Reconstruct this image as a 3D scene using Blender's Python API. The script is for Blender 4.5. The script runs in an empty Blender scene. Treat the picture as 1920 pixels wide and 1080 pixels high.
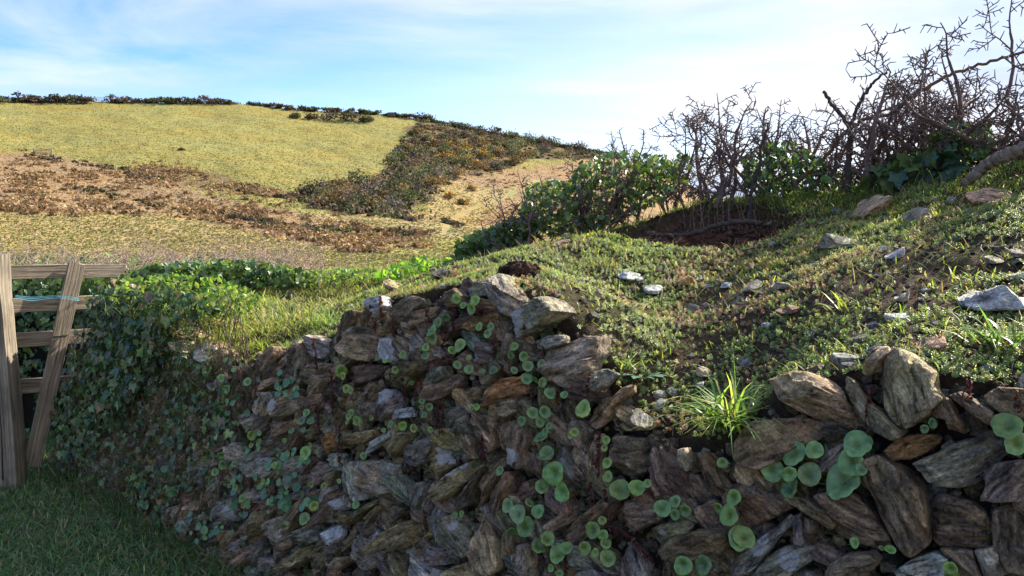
import bpy, math, random
import numpy as np
from mathutils import Vector
R = np.random.RandomState(7)
random.seed(7)
D = bpy.data
scene = bpy.context.scene

# ------------------------------------------------------------------ camera
FPX = 1400.0
HORIZ = 430.0
CAMZ = 1.5
pitch = math.atan((540 - HORIZ) / FPX)
cam_d = D.cameras.new("camera"); cam = D.objects.new("camera", cam_d)
scene.collection.objects.link(cam)
cam.location = (0, 0, CAMZ)
cam.rotation_euler = (math.pi / 2 - pitch, 0, 0)
cam_d.sensor_width = 36; cam_d.lens = 36 * FPX / 1920
cam_d.clip_start = 0.05; cam_d.clip_end = 3000
scene.camera = cam

# ------------------------------------------------------------------ light
SUN_AZ, SUN_EL = 57.0, 37.0          # azimuth measured from +Y towards +X
world = D.worlds.new("World"); scene.world = world; world.use_nodes = True
wn = world.node_tree.nodes; wl = world.node_tree.links
for n in list(wn): wn.remove(n)
w_out = wn.new('ShaderNodeOutputWorld'); w_bg = wn.new('ShaderNodeBackground')
sky = wn.new('ShaderNodeTexSky'); sky.sky_type = 'NISHITA'; sky.sun_disc = False
sky.sun_elevation = math.radians(SUN_EL); sky.sun_rotation = math.radians(SUN_AZ)
sky.altitude = 50; sky.air_density = 1.0; sky.dust_density = 0.7; sky.ozone_density = 1.8
w_bg.inputs['Strength'].default_value = 0.118
w_tc = wn.new('ShaderNodeTexCoord')
w_map = wn.new('ShaderNodeMapping')
w_map.inputs['Rotation'].default_value = (0, math.radians(16), math.radians(-20))
w_map.inputs['Scale'].default_value = (1.0, 1.6, 5.5)
w_n1 = wn.new('ShaderNodeTexNoise'); w_n1.inputs['Scale'].default_value = 1.7
w_n1.inputs['Detail'].default_value = 7; w_n1.inputs['Roughness'].default_value = 0.55
w_n1.inputs['Distortion'].default_value = 0.35
w_r1 = wn.new('ShaderNodeValToRGB')
w_r1.color_ramp.elements[0].position = 0.43; w_r1.color_ramp.elements[0].color = (0, 0, 0, 1)
w_r1.color_ramp.elements[1].position = 0.66; w_r1.color_ramp.elements[1].color = (1, 1, 1, 1)
w_sep = wn.new('ShaderNodeSeparateXYZ')
w_mr = wn.new('ShaderNodeMapRange')      # more thin cloud to the right (towards the sun)
w_mr.inputs[1].default_value = -0.42; w_mr.inputs[2].default_value = 0.45
w_mr.inputs[3].default_value = -0.10; w_mr.inputs[4].default_value = 0.93
w_add = wn.new('ShaderNodeMath'); w_add.operation = 'ADD'; w_add.use_clamp = True
w_mul = wn.new('ShaderNodeMath'); w_mul.operation = 'MULTIPLY'; w_mul.inputs[1].default_value = 0.78
w_mix = wn.new('ShaderNodeMixRGB'); w_mix.blend_type = 'MIX'
w_mix.inputs[2].default_value = (3.45, 3.62, 4.15, 1)
wl.new(w_tc.outputs['Generated'], w_map.inputs['Vector'])
wl.new(w_map.outputs[0], w_n1.inputs['Vector'])
wl.new(w_n1.outputs['Fac'], w_r1.inputs[0])
wl.new(w_tc.outputs['Generated'], w_sep.inputs[0])
wl.new(w_sep.outputs['X'], w_mr.inputs[0])
wl.new(w_r1.outputs[0], w_mul.inputs[0])
wl.new(w_mul.outputs[0], w_add.inputs[0]); wl.new(w_mr.outputs[0], w_add.inputs[1])
w_m2 = wn.new('ShaderNodeMapping'); w_m2.inputs['Rotation'].default_value = (0, math.radians(20), math.radians(-35)); w_m2.inputs['Scale'].default_value = (1.2, 2.2, 9.0)
w_n2 = wn.new('ShaderNodeTexNoise'); w_n2.inputs['Scale'].default_value = 1.9; w_n2.inputs['Detail'].default_value = 6; w_n2.inputs['Distortion'].default_value = 0.3
w_r2 = wn.new('ShaderNodeValToRGB')
w_r2.color_ramp.elements[0].position = 0.38; w_r2.color_ramp.elements[0].color = (.56, .66, .89, 1)
w_r2.color_ramp.elements[1].position = 0.62; w_r2.color_ramp.elements[1].color = (.80, .83, .92, 1)
w_sc = wn.new('ShaderNodeVectorMath'); w_sc.operation = 'SCALE'; w_sc.inputs['Scale'].default_value = 4.6
wl.new(w_tc.outputs['Generated'], w_m2.inputs['Vector']); wl.new(w_m2.outputs[0], w_n2.inputs['Vector'])
wl.new(w_n2.outputs['Fac'], w_r2.inputs[0]); wl.new(w_r2.outputs[0], w_sc.inputs[0]); wl.new(w_sc.outputs[0], w_mix.inputs[2])
w_hs = wn.new('ShaderNodeHueSaturation'); w_hs.inputs['Saturation'].default_value = 1.42; w_hs.inputs['Hue'].default_value = 0.518
wl.new(sky.outputs[0], w_hs.inputs['Color'])
wl.new(w_hs.outputs[0], w_mix.inputs[1]); wl.new(w_add.outputs[0], w_mix.inputs[0])
wl.new(w_mix.outputs[0], w_bg.inputs['Color']); wl.new(w_bg.outputs[0], w_out.inputs[0])

sun_d = D.lights.new("sun", 'SUN'); sun_o = D.objects.new("sun", sun_d)
scene.collection.objects.link(sun_o)
sun_d.energy = 5.0; sun_d.angle = math.radians(0.55); sun_d.color = (1.0, 0.93, 0.80)
az, el = math.radians(SUN_AZ), math.radians(SUN_EL)
SDIR = Vector((math.sin(az) * math.cos(el), math.cos(az) * math.cos(el), math.sin(el)))
sun_o.rotation_euler = SDIR.to_track_quat('Z', 'Y').to_euler()

scene.view_settings.view_transform = 'Standard'
scene.view_settings.look = 'None'
scene.view_settings.exposure = 1.30
scene.view_settings.gamma = 1.0
scene.cycles.max_bounces = 8
scene.cycles.transparent_max_bounces = 4

# ------------------------------------------------------------------ helpers
cp, sp_ = math.cos(pitch), math.sin(pitch)
Fv = np.array([0, cp, -sp_]); Uv = np.array([0, sp_, cp]); Rv = np.array([1.0, 0, 0])
CAM = np.array([0, 0, CAMZ])
def ray(px, py):
    px = np.asarray(px, float); py = np.asarray(py, float)
    return Fv + Rv * ((px - 960) / FPX)[..., None] + Uv * ((540 - py) / FPX)[..., None]
def proj(P):
    Q = np.asarray(P, float) - CAM
    w = Q @ Fv
    w = np.where(np.abs(w) < 1e-6, 1e-6, w)
    return 960 + FPX * (Q @ Rv) / w, 540 - FPX * (Q @ Uv) / w, w
def sst(x, a, b):
    t = np.clip((np.asarray(x, float) - a) / (b - a), 0, 1)
    return t * t * (3 - 2 * t)
def _h(i, j, k, seed):
    n = (i.astype(np.int64) * 374761393 + j.astype(np.int64) * 668265263 + k.astype(np.int64) * 2147483647 + seed * 974634777) & 0xffffffff
    n = ((n ^ (n >> 13)) * 1274126177) & 0xffffffff
    n = ((n ^ (n >> 16)) * 2246822519) & 0xffffffff
    return ((n ^ (n >> 15)) & 0xffff) / 65535.0
def vnoise(P, seed=0):
    P = np.asarray(P, float)
    i = np.floor(P).astype(np.int64); f = P - i; f = f * f * (3 - 2 * f)
    o = 0
    for a in (0, 1):
        for b in (0, 1):
            for c in (0, 1):
                w = (f[..., 0] if a else 1 - f[..., 0]) * (f[..., 1] if b else 1 - f[..., 1]) * (f[..., 2] if c else 1 - f[..., 2])
                o = o + w * _h(i[..., 0] + a, i[..., 1] + b, i[..., 2] + c, seed)
    return o * 2 - 1
def fbm(P, oct=4, seed=0):
    P = np.asarray(P, float); o = 0; a = 1.0
    for k in range(oct):
        o = o + a * vnoise(P * (2.03 ** k) + 7.3 * k, seed + k); a *= 0.5
    return o
def p3(x, y, z=0):
    x = np.asarray(x, float); y = np.asarray(y, float)
    return np.stack([x, y, np.broadcast_to(np.asarray(z, float), x.shape)], -1)

def mesh(name, V, F, mat, col=None, loc=None, smooth=True, parent=None, origin=None, sharp=None):
    """V (n,3) world verts; F (m,3) or (m,4) int array, or a list of such arrays; col (n,4); one mesh object"""
    V = np.asarray(V, np.float64)
    if origin is not None: V = V - np.asarray(origin)
    Fs = F if isinstance(F, list) else [F]
    Fs = [np.asarray(f, np.int32) for f in Fs if len(f)]
    me = D.meshes.new(name)
    me.vertices.add(len(V)); me.vertices.foreach_set('co', V.astype(np.float32).ravel())
    nl = sum(f.size for f in Fs); npoly = sum(len(f) for f in Fs)
    me.loops.add(nl); me.polygons.add(npoly)
    me.loops.foreach_set('vertex_index', np.concatenate([f.ravel() for f in Fs]).astype(np.int32))
    tot = np.concatenate([np.full(len(f), f.shape[1], np.int32) for f in Fs])
    st = np.concatenate([[0], np.cumsum(tot)[:-1]]).astype(np.int32)
    me.polygons.foreach_set('loop_start', st)
    me.polygons.foreach_set('loop_total', tot)
    me.polygons.foreach_set('use_smooth', np.full(npoly, smooth, bool))
    me.update(calc_edges=True)
    if col is not None:
        ca = me.color_attributes.new('Col', 'FLOAT_COLOR', 'POINT')
        col = np.asarray(col, np.float32)
        if col.shape[1] == 3: col = np.concatenate([col, np.ones((len(col), 1), np.float32)], 1)
        ca.data.foreach_set('color', col.ravel())
    if loc is not None:
        la = me.attributes.new('loc', 'FLOAT_VECTOR', 'POINT')
        la.data.foreach_set('vector', np.asarray(loc, np.float32).ravel())
    me.materials.append(mat)
    if sharp: me.set_sharp_from_angle(angle=math.radians(sharp))
    o = D.objects.new(name, me); scene.collection.objects.link(o)
    if parent is not None:
        o.parent = parent
        if origin is not None: o.location = Vector(np.asarray(origin)) - parent.location
        else: o.location = -parent.location
    elif origin is not None: o.location = origin
    return o
def tag(o, label=None, cat=None, group=None, kind=None):
    if label: o['label'] = label
    if cat: o['category'] = cat
    if group: o['group'] = group
    if kind: o['kind'] = kind
    return o
def empty(name, loc, label, cat, group=None):
    o = D.objects.new(name, None); scene.collection.objects.link(o)
    o.location = tuple(float(v) for v in loc); o.empty_display_size = 0.05
    return tag(o, label, cat, group)

# ---- material builder
def newmat(name):
    m = D.materials.new(name); m.use_nodes = True
    nt = m.node_tree; nt.nodes.clear()
    return m, nt.nodes, nt.links
def _noise(N, L, vec, scale, detail=4, rough=0.55, mp=None):
    n = N.new('ShaderNodeTexNoise'); n.inputs['Scale'].default_value = scale
    n.inputs['Detail'].default_value = detail; n.inputs['Roughness'].default_value = rough
    if mp is not None:
        q = N.new('ShaderNodeMapping'); q.inputs['Scale'].default_value = mp
        L.new(vec, q.inputs['Vector']); vec = q.outputs[0]
    L.new(vec, n.inputs['Vector'])
    return n.outputs['Fac']
def _ramp(N, L, fac, stops):
    r = N.new('ShaderNodeValToRGB'); e = r.color_ramp.elements
    while len(e) < len(stops): e.new(0.5)
    for k, (p, c) in enumerate(stops):
        e[k].position = p; e[k].color = (c, c, c, 1) if not isinstance(c, tuple) else (*c, 1)
    L.new(fac, r.inputs[0]); return r.outputs[0]
def _mul(N, L, a, b, f=1.0, mode='MULTIPLY'):
    m = N.new('ShaderNodeMixRGB'); m.blend_type = mode; m.inputs[0].default_value = f
    for k, v in ((1, a), (2, b)):
        if isinstance(v, tuple): m.inputs[k].default_value = (*v, 1)
        else: L.new(v, m.inputs[k])
    return m
def _attr(N, name):
    a = N.new('ShaderNodeAttribute'); a.attribute_name = name; return a
def _finish(N, L, color, rough, height=None, bump=0.5, dist=0.01, spec=0.35, trans=0.0):
    b = N.new('ShaderNodeBsdfPrincipled'); o = N.new('ShaderNodeOutputMaterial')
    L.new(color, b.inputs['Base Color'])
    if isinstance(rough, (int, float)): b.inputs['Roughness'].default_value = rough
    else: L.new(rough, b.inputs['Roughness'])
    b.inputs['Specular IOR Level'].default_value = spec
    if height is not None:
        bp = N.new('ShaderNodeBump'); bp.inputs['Strength'].default_value = bump; bp.inputs['Distance'].default_value = dist
        L.new(height, bp.inputs['Height']); L.new(bp.outputs[0], b.inputs['Normal'])
    if trans > 0:
        t = N.new('ShaderNodeBsdfTranslucent'); L.new(_mul(N, L, color, (2.1, 2.0, 1.0)).outputs[0], t.inputs[0])
        mx = N.new('ShaderNodeMixShader'); mx.inputs[0].default_value = trans
        L.new(b.outputs[0], mx.inputs[1]); L.new(t.outputs[0], mx.inputs[2]); L.new(mx.outputs[0], o.inputs[0])
    else: L.new(b.outputs[0], o.inputs[0])

def mat_stone():
    m, N, L = newmat('slate_stone')
    a = _attr(N, 'Col'); v = _attr(N, 'loc').outputs['Vector']
    n1 = _noise(N, L, v, 14, 6, 0.62)
    st = _noise(N, L, v, 1.0, 5, 0.6, (14, 70, 45))
    n3 = _noise(N, L, v, 130, 4, 0.7)
    c = _mul(N, L, a.outputs['Color'], _ramp(N, L, n1, [(0.28, 0.42), (0.5, 1.0), (0.72, 1.6)]))
    c = _mul(N, L, c.outputs[0], _ramp(N, L, st, [(0.32, 0.22), (0.46, 0.85), (0.56, 1.1), (0.7, 1.9)]))
    c = _mul(N, L, c.outputs[0], _ramp(N, L, n3, [(0.3, 0.45), (0.7, 1.55)]))
    # rusty bedding stains
    n4 = _noise(N, L, v, 9, 4, 0.6)
    rm = N.new('ShaderNodeMixRGB'); L.new(_ramp(N, L, n4, [(0.52, 0.0), (0.68, 0.55)]), rm.inputs[0])
    L.new(c.outputs[0], rm.inputs[1])
    L.new(_mul(N, L, c.outputs[0], (1.28, 1.0, 0.70)).outputs[0], rm.inputs[2])
    # green algae film
    n6 = _noise(N, L, v, 6.5, 3, 0.5)
    gm = N.new('ShaderNodeMixRGB'); L.new(_ramp(N, L, n6, [(0.5, 0.0), (0.72, 0.5)]), gm.inputs[0])
    L.new(rm.outputs[0], gm.inputs[1]); L.new(_mul(N, L, rm.outputs[0], (0.85, 1.05, 0.62)).outputs[0], gm.inputs[2])
    # lichen: crusty pale patches, the alpha channel is the amount
    n5 = _noise(N, L, v, 42, 5, 0.68)
    s = N.new('ShaderNodeMath'); s.operation = 'ADD'; L.new(n5, s.inputs[0]); L.new(a.outputs['Alpha'], s.inputs[1])
    lm = N.new('ShaderNodeMixRGB'); L.new(_ramp(N, L, s.outputs[0], [(0.88, 0.0), (0.96, 0.92)]), lm.inputs[0])
    L.new(gm.outputs[0], lm.inputs[1])
    L.new(_mul(N, L, (0.62, 0.61, 0.60), _ramp(N, L, n3, [(0.3, 0.65), (0.6, 1.0)])).outputs[0], lm.inputs[2])
    h = N.new('ShaderNodeMath'); h.operation = 'MULTIPLY_ADD'; L.new(st, h.inputs[0]); h.inputs[1].default_value = 1.4
    L.new(n3, h.inputs[2])
    h2 = N.new('ShaderNodeMath'); h2.operation = 'MULTIPLY_ADD'; L.new(n1, h2.inputs[0]); h2.inputs[1].default_value = 1.5
    L.new(h.outputs[0], h2.inputs[2])
    _finish(N, L, lm.outputs[0], 0.8, h2.outputs[0], 1.0, 0.017, 0.3)
    return m
def mat_leaf(name, rough=0.45, trans=0.3, spec=0.4, var=True):
    m, N, L = newmat(name)
    a = _attr(N, 'Col')
    g = N.new('ShaderNodeNewGeometry')
    c = _mul(N, L, a.outputs['Color'], _ramp(N, L, _noise(N, L, g.outputs['Position'], 55, 5), [(0.3, 0.62), (0.7, 1.3)]))
    _finish(N, L, c.outputs[0], rough, None, trans=trans, spec=spec)
    return m
def mat_soil():
    m, N, L = newmat('soil')
    a = _attr(N, 'Col'); g = N.new('ShaderNodeNewGeometry'); v = g.outputs['Position']
    n1 = _noise(N, L, v, 28, 7, 0.7); n2 = _noise(N, L, v, 160, 4, 0.7)
    c = _mul(N, L, a.outputs['Color'], _ramp(N, L, n1, [(0.3, 0.45), (0.7, 1.6)]))
    c = _mul(N, L, c.outputs[0], _ramp(N, L, n2, [(0.3, 0.6), (0.7, 1.4)]))
    h = N.new('ShaderNodeMath'); h.operation = 'MULTIPLY_ADD'; L.new(n1, h.inputs[0]); h.inputs[1].default_value = 2.0
    L.new(n2, h.inputs[2])
    _finish(N, L, c.outputs[0], 0.95, h.outputs[0], 1.0, 0.012, 0.1)
    return m
def mat_wood():
    m, N, L = newmat('weathered_wood')
    a = _attr(N, 'Col'); v = _attr(N, 'loc').outputs['Vector']
    w = _noise(N, L, v, 3, 3, 0.5)
    vm = N.new('ShaderNodeVectorMath'); vm.operation = 'MULTIPLY_ADD'
    vm.inputs[1].default_value = (0.03, 0.03, 0); L.new(w, vm.inputs[0]); L.new(v, vm.inputs[2])
    g1 = _noise(N, L, vm.outputs[0], 1.0, 6, 0.65, (75, 75, 1.6))
    g2 = _noise(N, L, vm.outputs[0], 1.0, 3, 0.6, (260, 260, 6))
    c = _mul(N, L, a.outputs['Color'], _ramp(N, L, g1, [(0.33, 0.32), (0.46, 0.85), (0.65, 1.35)]))
    c = _mul(N, L, c.outputs[0], _ramp(N, L, g2, [(0.3, 0.7), (0.7, 1.25)]))
    c = _mul(N, L, c.outputs[0], _ramp(N, L, _noise(N, L, v, 6, 4), [(0.3, 0.7), (0.7, 1.25)]))
    h = N.new('ShaderNodeMath'); h.operation = 'MULTIPLY_ADD'; L.new(g1, h.inputs[0]); h.inputs[1].default_value = 2.0
    L.new(g2, h.inputs[2])
    _finish(N, L, c.outputs[0], 0.8, h.outputs[0], 0.8, 0.004, 0.25)
    return m
def mat_bark():
    m, N, L = newmat('twig_bark')
    a = _attr(N, 'Col'); g = N.new('ShaderNodeNewGeometry'); v = g.outputs['Position']
    n1 = _noise(N, L, v, 60, 5, 0.7)
    c = _mul(N, L, a.outputs['Color'], _ramp(N, L, n1, [(0.3, 0.5), (0.7, 1.6)]))
    _finish(N, L, c.outputs[0], 0.8, n1, 0.7, 0.004, 0.3)
    return m
def mat_ground():
    m, N, L = newmat('hill_grass')
    a = _attr(N, 'Col'); g = N.new('ShaderNodeNewGeometry'); v = g.outputs['Position']
    n0 = _noise(N, L, v, 1.0, 5, 0.62, (0.05, 0.09, 0.2))
    n1 = _noise(N, L, v, 1.0, 6, 0.68, (0.25, 1.5, 1.5))
    n2 = _noise(N, L, v, 1.0, 4, 0.7, (2.5, 6, 6))
    c = _mul(N, L, a.outputs['Color'], _ramp(N, L, n1, [(0.33, 0.72), (0.5, 1.0), (0.66, 1.22)]))
    c = _mul(N, L, c.outputs[0], _ramp(N, L, n2, [(0.3, 0.85), (0.7, 1.15)]))
    hm = N.new('ShaderNodeMixRGB'); L.new(_ramp(N, L, n0, [(0.4, 0.0), (0.62, 0.8)]), hm.inputs[0])
    L.new(c.outputs[0], hm.inputs[1]); L.new(_mul(N, L, c.outputs[0], (1.12, 0.93, 0.72)).outputs[0], hm.inputs[2])
    _finish(N, L, hm.outputs[0], 0.95, n1, 0.55, 0.5, 0.05)
    return m
M_stone, M_soil, M_wood, M_bark, M_ground = mat_stone(), mat_soil(), mat_wood(), mat_bark(), mat_ground()
M_leaf = mat_leaf('ivy_leaf', 0.42, 0.22, 0.5)
M_penny = mat_leaf('pennywort_leaf', 0.38, 0.12, 0.5)
M_grass = mat_leaf('grass_blade', 0.45, 0.45, 0.35)
M_sedum = mat_leaf('stonecrop', 0.4, 0.35, 0.45)
M_far = mat_leaf('far_foliage', 0.8, 0.15, 0.1)
M_spike = mat_leaf('dry_spike', 0.7, 0.1, 0.2)

# ---- scatter a template with per-copy frames
def frames(nrm, tip, rng=None):
    """rotation matrices with columns (side, tip, normal)"""
    n = nrm / np.linalg.norm(nrm, axis=1, keepdims=True)
    t = tip - n * np.sum(tip * n, 1, keepdims=True)
    l = np.linalg.norm(t, axis=1, keepdims=True)
    t = np.where(l < 1e-5, np.cross(n, [1.0, 0.02, 0.01]), t)
    t = t / np.maximum(np.linalg.norm(t, axis=1, keepdims=True), 1e-9)
    s = np.cross(t, n)
    return np.stack([s, t, n], 2)
def scatter(TV, TF, pos, fr, sc, col, tcol=None):
    TV = np.asarray(TV, float); n = len(pos); k = len(TV)
    sc = np.asarray(sc, float)
    if sc.ndim == 1: sc = sc[:, None] * np.ones(3)
    X = TV[None] * sc[:, None, :]
    V = np.einsum('nij,nkj->nki', fr, X) + pos[:, None, :]
    F = (np.asarray(TF)[None] + (np.arange(n) * k)[:, None, None]).reshape(-1, np.asarray(TF).shape[1])
    C = np.repeat(col, k, 0)
    if tcol is not None: C = C * np.tile(np.asarray(tcol), (n, 1))
    return V.reshape(-1, 3), F, C
def merge(parts):
    Vs, Fs, Cs = [], [], []; o = 0
    for V, F, C in parts:
        Vs.append(V); Fs.append(np.asarray(F) + o); Cs.append(C); o += len(V)
    return np.concatenate(Vs), Fs, np.concatenate(Cs)
def mixcol(cols, n, jit=0.15, w=None):
    cols = np.asarray(cols, float)
    i = R.choice(len(cols), n, p=w)
    return cols[i] * (1 + jit * R.randn(n, 1)).clip(0.4, 1.8)
IVY_O = np.array([(0, -0.18), (0.22, -0.42), (0.5, -0.30), (0.42, 0.0), (0.55, 0.28), (0.25, 0.32), (0, 0.85),
                  (-0.25, 0.32), (-0.55, 0.28), (-0.42, 0.0), (-0.5, -0.30), (-0.22, -0.42)])
IVY_V = np.array([(0, 0.05, 0)] + [(x, y, 0.10 * abs(x) * 2 - 0.1 * max(y, 0)) for x, y in IVY_O])
IVY_F = np.array([(0, i + 1, (i + 1) % 12 + 1) for i in range(12)])
OV_V = np.array([(0, -0.5, 0), (0.26, -0.2, .07), (0.3, 0.12, .08), (0, 0.62, -.06), (-0.3, 0.12, .08), (-0.26, -0.2, .07), (0, 0, 0)])
OV_F = np.array([(6, i, (i + 1) % 6) for i in range(6)])
LONG_V = np.array([(0, 0, 0), (0.10, 0.35, 0.05), (0.09, 0.7, 0.03), (0, 1, -0.1), (-0.09, 0.7, 0.03), (-0.10, 0.35, 0.05)])
LONG_F = np.array([(0, 1, 5), (1, 2, 5), (5, 2, 4), (2, 3, 4)])
CARD_V = np.array([(-0.5, -0.3, 0), (0.5, -0.4, 0.1), (0.35, 0.45, -0.05), (-0.3, 0.5, 0.1)])
CARD_F = np.array([(0, 1, 2, 3)])
def blades(P, length, width, col, lean=0.45, droop=0.5, up=None):
    n = len(P)
    ln = np.broadcast_to(length, n)[:, None]; wd = np.broadcast_to(width, n)[:, None]
    a = R.rand(n) * 2 * np.pi
    out = np.stack([np.cos(a), np.sin(a), np.zeros(n)], 1)
    k = (R.rand(n, 1) ** 0.7) * lean * 2
    upv = np.array([0, 0, 1.0]) if up is None else up
    d = upv + out * k; d /= np.linalg.norm(d, axis=1, keepdims=True)
    s = np.cross(d, out + 0.01); s /= np.linalg.norm(s, axis=1, keepdims=True) + 1e-9
    b = a + (R.rand(n) - .5) * 2.0
    s = np.stack([-np.sin(b), np.cos(b), np.zeros(n)], 1)
    m1 = P + d * ln * 0.38
    dr = droop * R.rand(n, 1)
    m2 = m1 + (d + out * dr * .5 - np.array([0, 0, .35]) * dr) * ln * 0.34
    t = m2 + (d + out * dr - np.array([0, 0, 1.0]) * dr * 1.1) * ln * 0.30
    V = np.stack([P - s * wd * .5, P + s * wd * .5, m1 - s * wd * .48, m1 + s * wd * .48, m2 - s * wd * .33, m2 + s * wd * .33, t], 1).reshape(-1, 3)
    o = (np.arange(n) * 7)[:, None]
    F4 = np.concatenate([o + [0, 1, 3, 2], o + [2, 3, 5, 4]])
    F3 = o + [4, 5, 6]
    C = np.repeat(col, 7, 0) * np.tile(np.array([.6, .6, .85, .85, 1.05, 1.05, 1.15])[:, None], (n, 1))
    return V, [F4, F3], C
def tubes(segs, sides=5):
    """segs: list of (p0,p1,r0,r1); separate frustums with rounded overlap"""
    S = np.array([np.concatenate([a, b, [c, d]]) for a, b, c, d in segs])
    A, B, r0, r1 = S[:, :3], S[:, 3:6], S[:, 6], S[:, 7]
    d = B - A; l = np.linalg.norm(d, axis=1, keepdims=True) + 1e-9; d = d / l
    B = B + d * (r1[:, None] * 0.6); 
    ref = np.where(np.abs(d[:, 2:3]) > .9, np.array([[1., 0, 0]]), np.array([[0, 0, 1.]]))
    x = np.cross(d, ref); x /= np.linalg.norm(x, axis=1, keepdims=True); y = np.cross(d, x)
    th = np.arange(sides) / sides * 2 * np.pi
    ring = np.cos(th)[None, :, None] * x[:, None] + np.sin(th)[None, :, None] * y[:, None]
    V = np.concatenate([A[:, None] + ring * r0[:, None, None], B[:, None] + ring * r1[:, None, None], (B + d * r1[:, None] * .8)[:, None]], 1)
    k = 2 * sides + 1; o = (np.arange(len(S)) * k)[:, None]
    F4 = np.concatenate([o + [i, (i + 1) % sides, sides + (i + 1) % sides, sides + i] for i in range(sides)])
    F3 = np.concatenate([o + [sides + i, sides + (i + 1) % sides, 2 * sides] for i in range(sides)])
    return V.reshape(-1, 3), [F4, F3]
def polytube(pts, r0, r1, sides=8, wob=0.0):
    """one continuous tube through pts"""
    P = np.array(pts, float); n = len(P)
    T = np.gradient(P, axis=0); T /= np.linalg.norm(T, axis=1, keepdims=True)
    ref = np.array([0.3, 0.2, 1.0]); x = np.cross(T, ref); x /= np.linalg.norm(x, axis=1, keepdims=True); y = np.cross(T, x)
    th = np.arange(sides) / sides * 2 * np.pi
    r = np.linspace(r0, r1, n)[:, None] * (1 + wob * R.randn(n, sides))
    V = P[:, None] + (np.cos(th)[None, :, None] * x[:, None] + np.sin(th)[None, :, None] * y[:, None]) * r[..., None]
    V = np.concatenate([V.reshape(-1, 3), P[:1], P[-1:]])
    F4 = [(i * sides + j, i * sides + (j + 1) % sides, (i + 1) * sides + (j + 1) % sides, (i + 1) * sides + j) for i in range(n - 1) for j in range(sides)]
    F3 = [(n * sides, (j + 1) % sides, j) for j in range(sides)] + [(n * sides + 1, (n - 1) * sides + j, (n - 1) * sides + (j + 1) % sides) for j in range(sides)]
    return V, [np.array(F4), np.array(F3)]
def smoothline(pts, n):
    P = np.array(pts, float); t = np.linspace(0, len(P) - 1, n); out = []
    for q in t:
        i = min(int(q), len(P) - 2); f = q - i
        a, b, c, d = P[max(i - 1, 0)], P[i], P[i + 1], P[min(i + 2, len(P) - 1)]
        out.append(0.5 * ((2 * b) + (-a + c) * f + (2 * a - 5 * b + 4 * c - d) * f * f + (-a + 3 * b - 3 * c + d) * f ** 3))
    return np.array(out)

# ------------------------------------------------------------------ bank geometry
O = np.array([-1.21, 3.19, 0.0])
DW = np.array([0.7544, -0.6564, 0.0]); MW = np.array([0.6564, 0.7544, 0.0])   # along the wall, into the bank
BAT = 0.13
NF = -MW + np.array([0, 0, BAT]); NF /= np.linalg.norm(NF)                     # outward normal of the face
UPF = np.array([0, 0, 1.0]) + MW * BAT; UPF /= np.linalg.norm(UPF)
def hit_face(px, py, off=0.0):
    """pixel -> point on the battered wall face moved off metres outwards"""
    d = ray(px, py)
    a = MW - np.array([0, 0, BAT])
    c = (CAM - O) @ a
    t = (-off * math.sqrt(1 + BAT ** 2) - c) / (d @ a)
    return CAM + d * t[..., None]
def su(P):
    Q = np.asarray(P) - O
    return Q @ DW, Q @ MW
topc = [(100, 885), (118, 830), (140, 760), (168, 660), (182, 600), (210, 545), (262, 548), (320, 600), (355, 655), (400, 672), (450, 688),
        (510, 665), (560, 648), (615, 640), (640, 600), (690, 572), (760, 556), (850, 540), (930, 535), (980, 558), (1040, 580),
        (1085, 632), (1120, 680), (1150, 735), (1200, 800), (1250, 828), (1340, 838), (1400, 815), (1440, 740), (1500, 722), (1580, 715),
        (1640, 690), (1720, 690), (1790, 725), (1850, 735), (1920, 745), (2100, 750)]
_tp = hit_face(np.array([p[0] for p in topc]), np.array([p[1] for p in topc]))
_ts, _tu = su(_tp); _tz = _tp[:, 2]
print('top s', np.round(_ts, 2), 'H', np.round(_tz, 2))
SG = np.linspace(-9, 7, 1601)
HG = np.interp(SG, _ts, _tz); HG[SG < _ts[0]] = -0.15
k = np.hanning(121); k /= k.sum()
HS = np.convolve(np.pad(HG, 60, 'edge'), k, 'valid')
k2 = np.hanning(9); k2 /= k2.sum()
HG = np.convolve(np.pad(HG, 4, 'edge'), k2, 'valid')
def Hf(s): return np.interp(s, SG, HG)
def Hsm(s): return np.interp(s, SG, HS)
def UCf(s): return 1.15 + 1.05 * sst(s, -1.2, 0.7)
crestc = [(-200, 545), (200, 545), (400, 545), (500, 535), (600, 528), (700, 522), (800, 512), (860, 502), (1000, 478), (1130, 445), (1210, 410), (1280, 384), (1340, 374), (1450, 374), (1530, 378),
          (1600, 370), (1750, 348), (1850, 322), (1920, 300), (2300, 240)]
_cp = O + SG[:, None] * DW + UCf(SG)[:, None] * MW
_cpx = 960 + FPX * (_cp[:, 0]) / np.maximum(_cp[:, 1], 0.3)
_cpy = np.interp(_cpx, [c[0] for c in crestc], [c[1] for c in crestc])
ZC = CAMZ + (HORIZ - _cpy) / FPX * np.maximum(_cp[:, 1], 0.3)
ZC = np.where(SG > 3.2, np.interp(3.2, SG, ZC), ZC)
ZC = np.convolve(np.pad(ZC, 60, 'edge'), k, 'valid')
_o = np.argsort(_cpx[200:1300]); _ss = float(np.interp(1325, _cpx[200:1300][_o], SG[200:1300][_o])); _su = float(UCf(_ss)) - 0.46
def scrape_mask(s, u):
    s = np.asarray(s, float); u = np.asarray(u, float)
    w = 0.12 * vnoise(np.stack([s * 6, u * 6, 0 * s], -1), 77)
    return sst(1.15 - (((s - _ss) / 0.62) ** 2 + ((u - _su) / 0.44) ** 2) + w, 0.0, 0.35)
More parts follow.
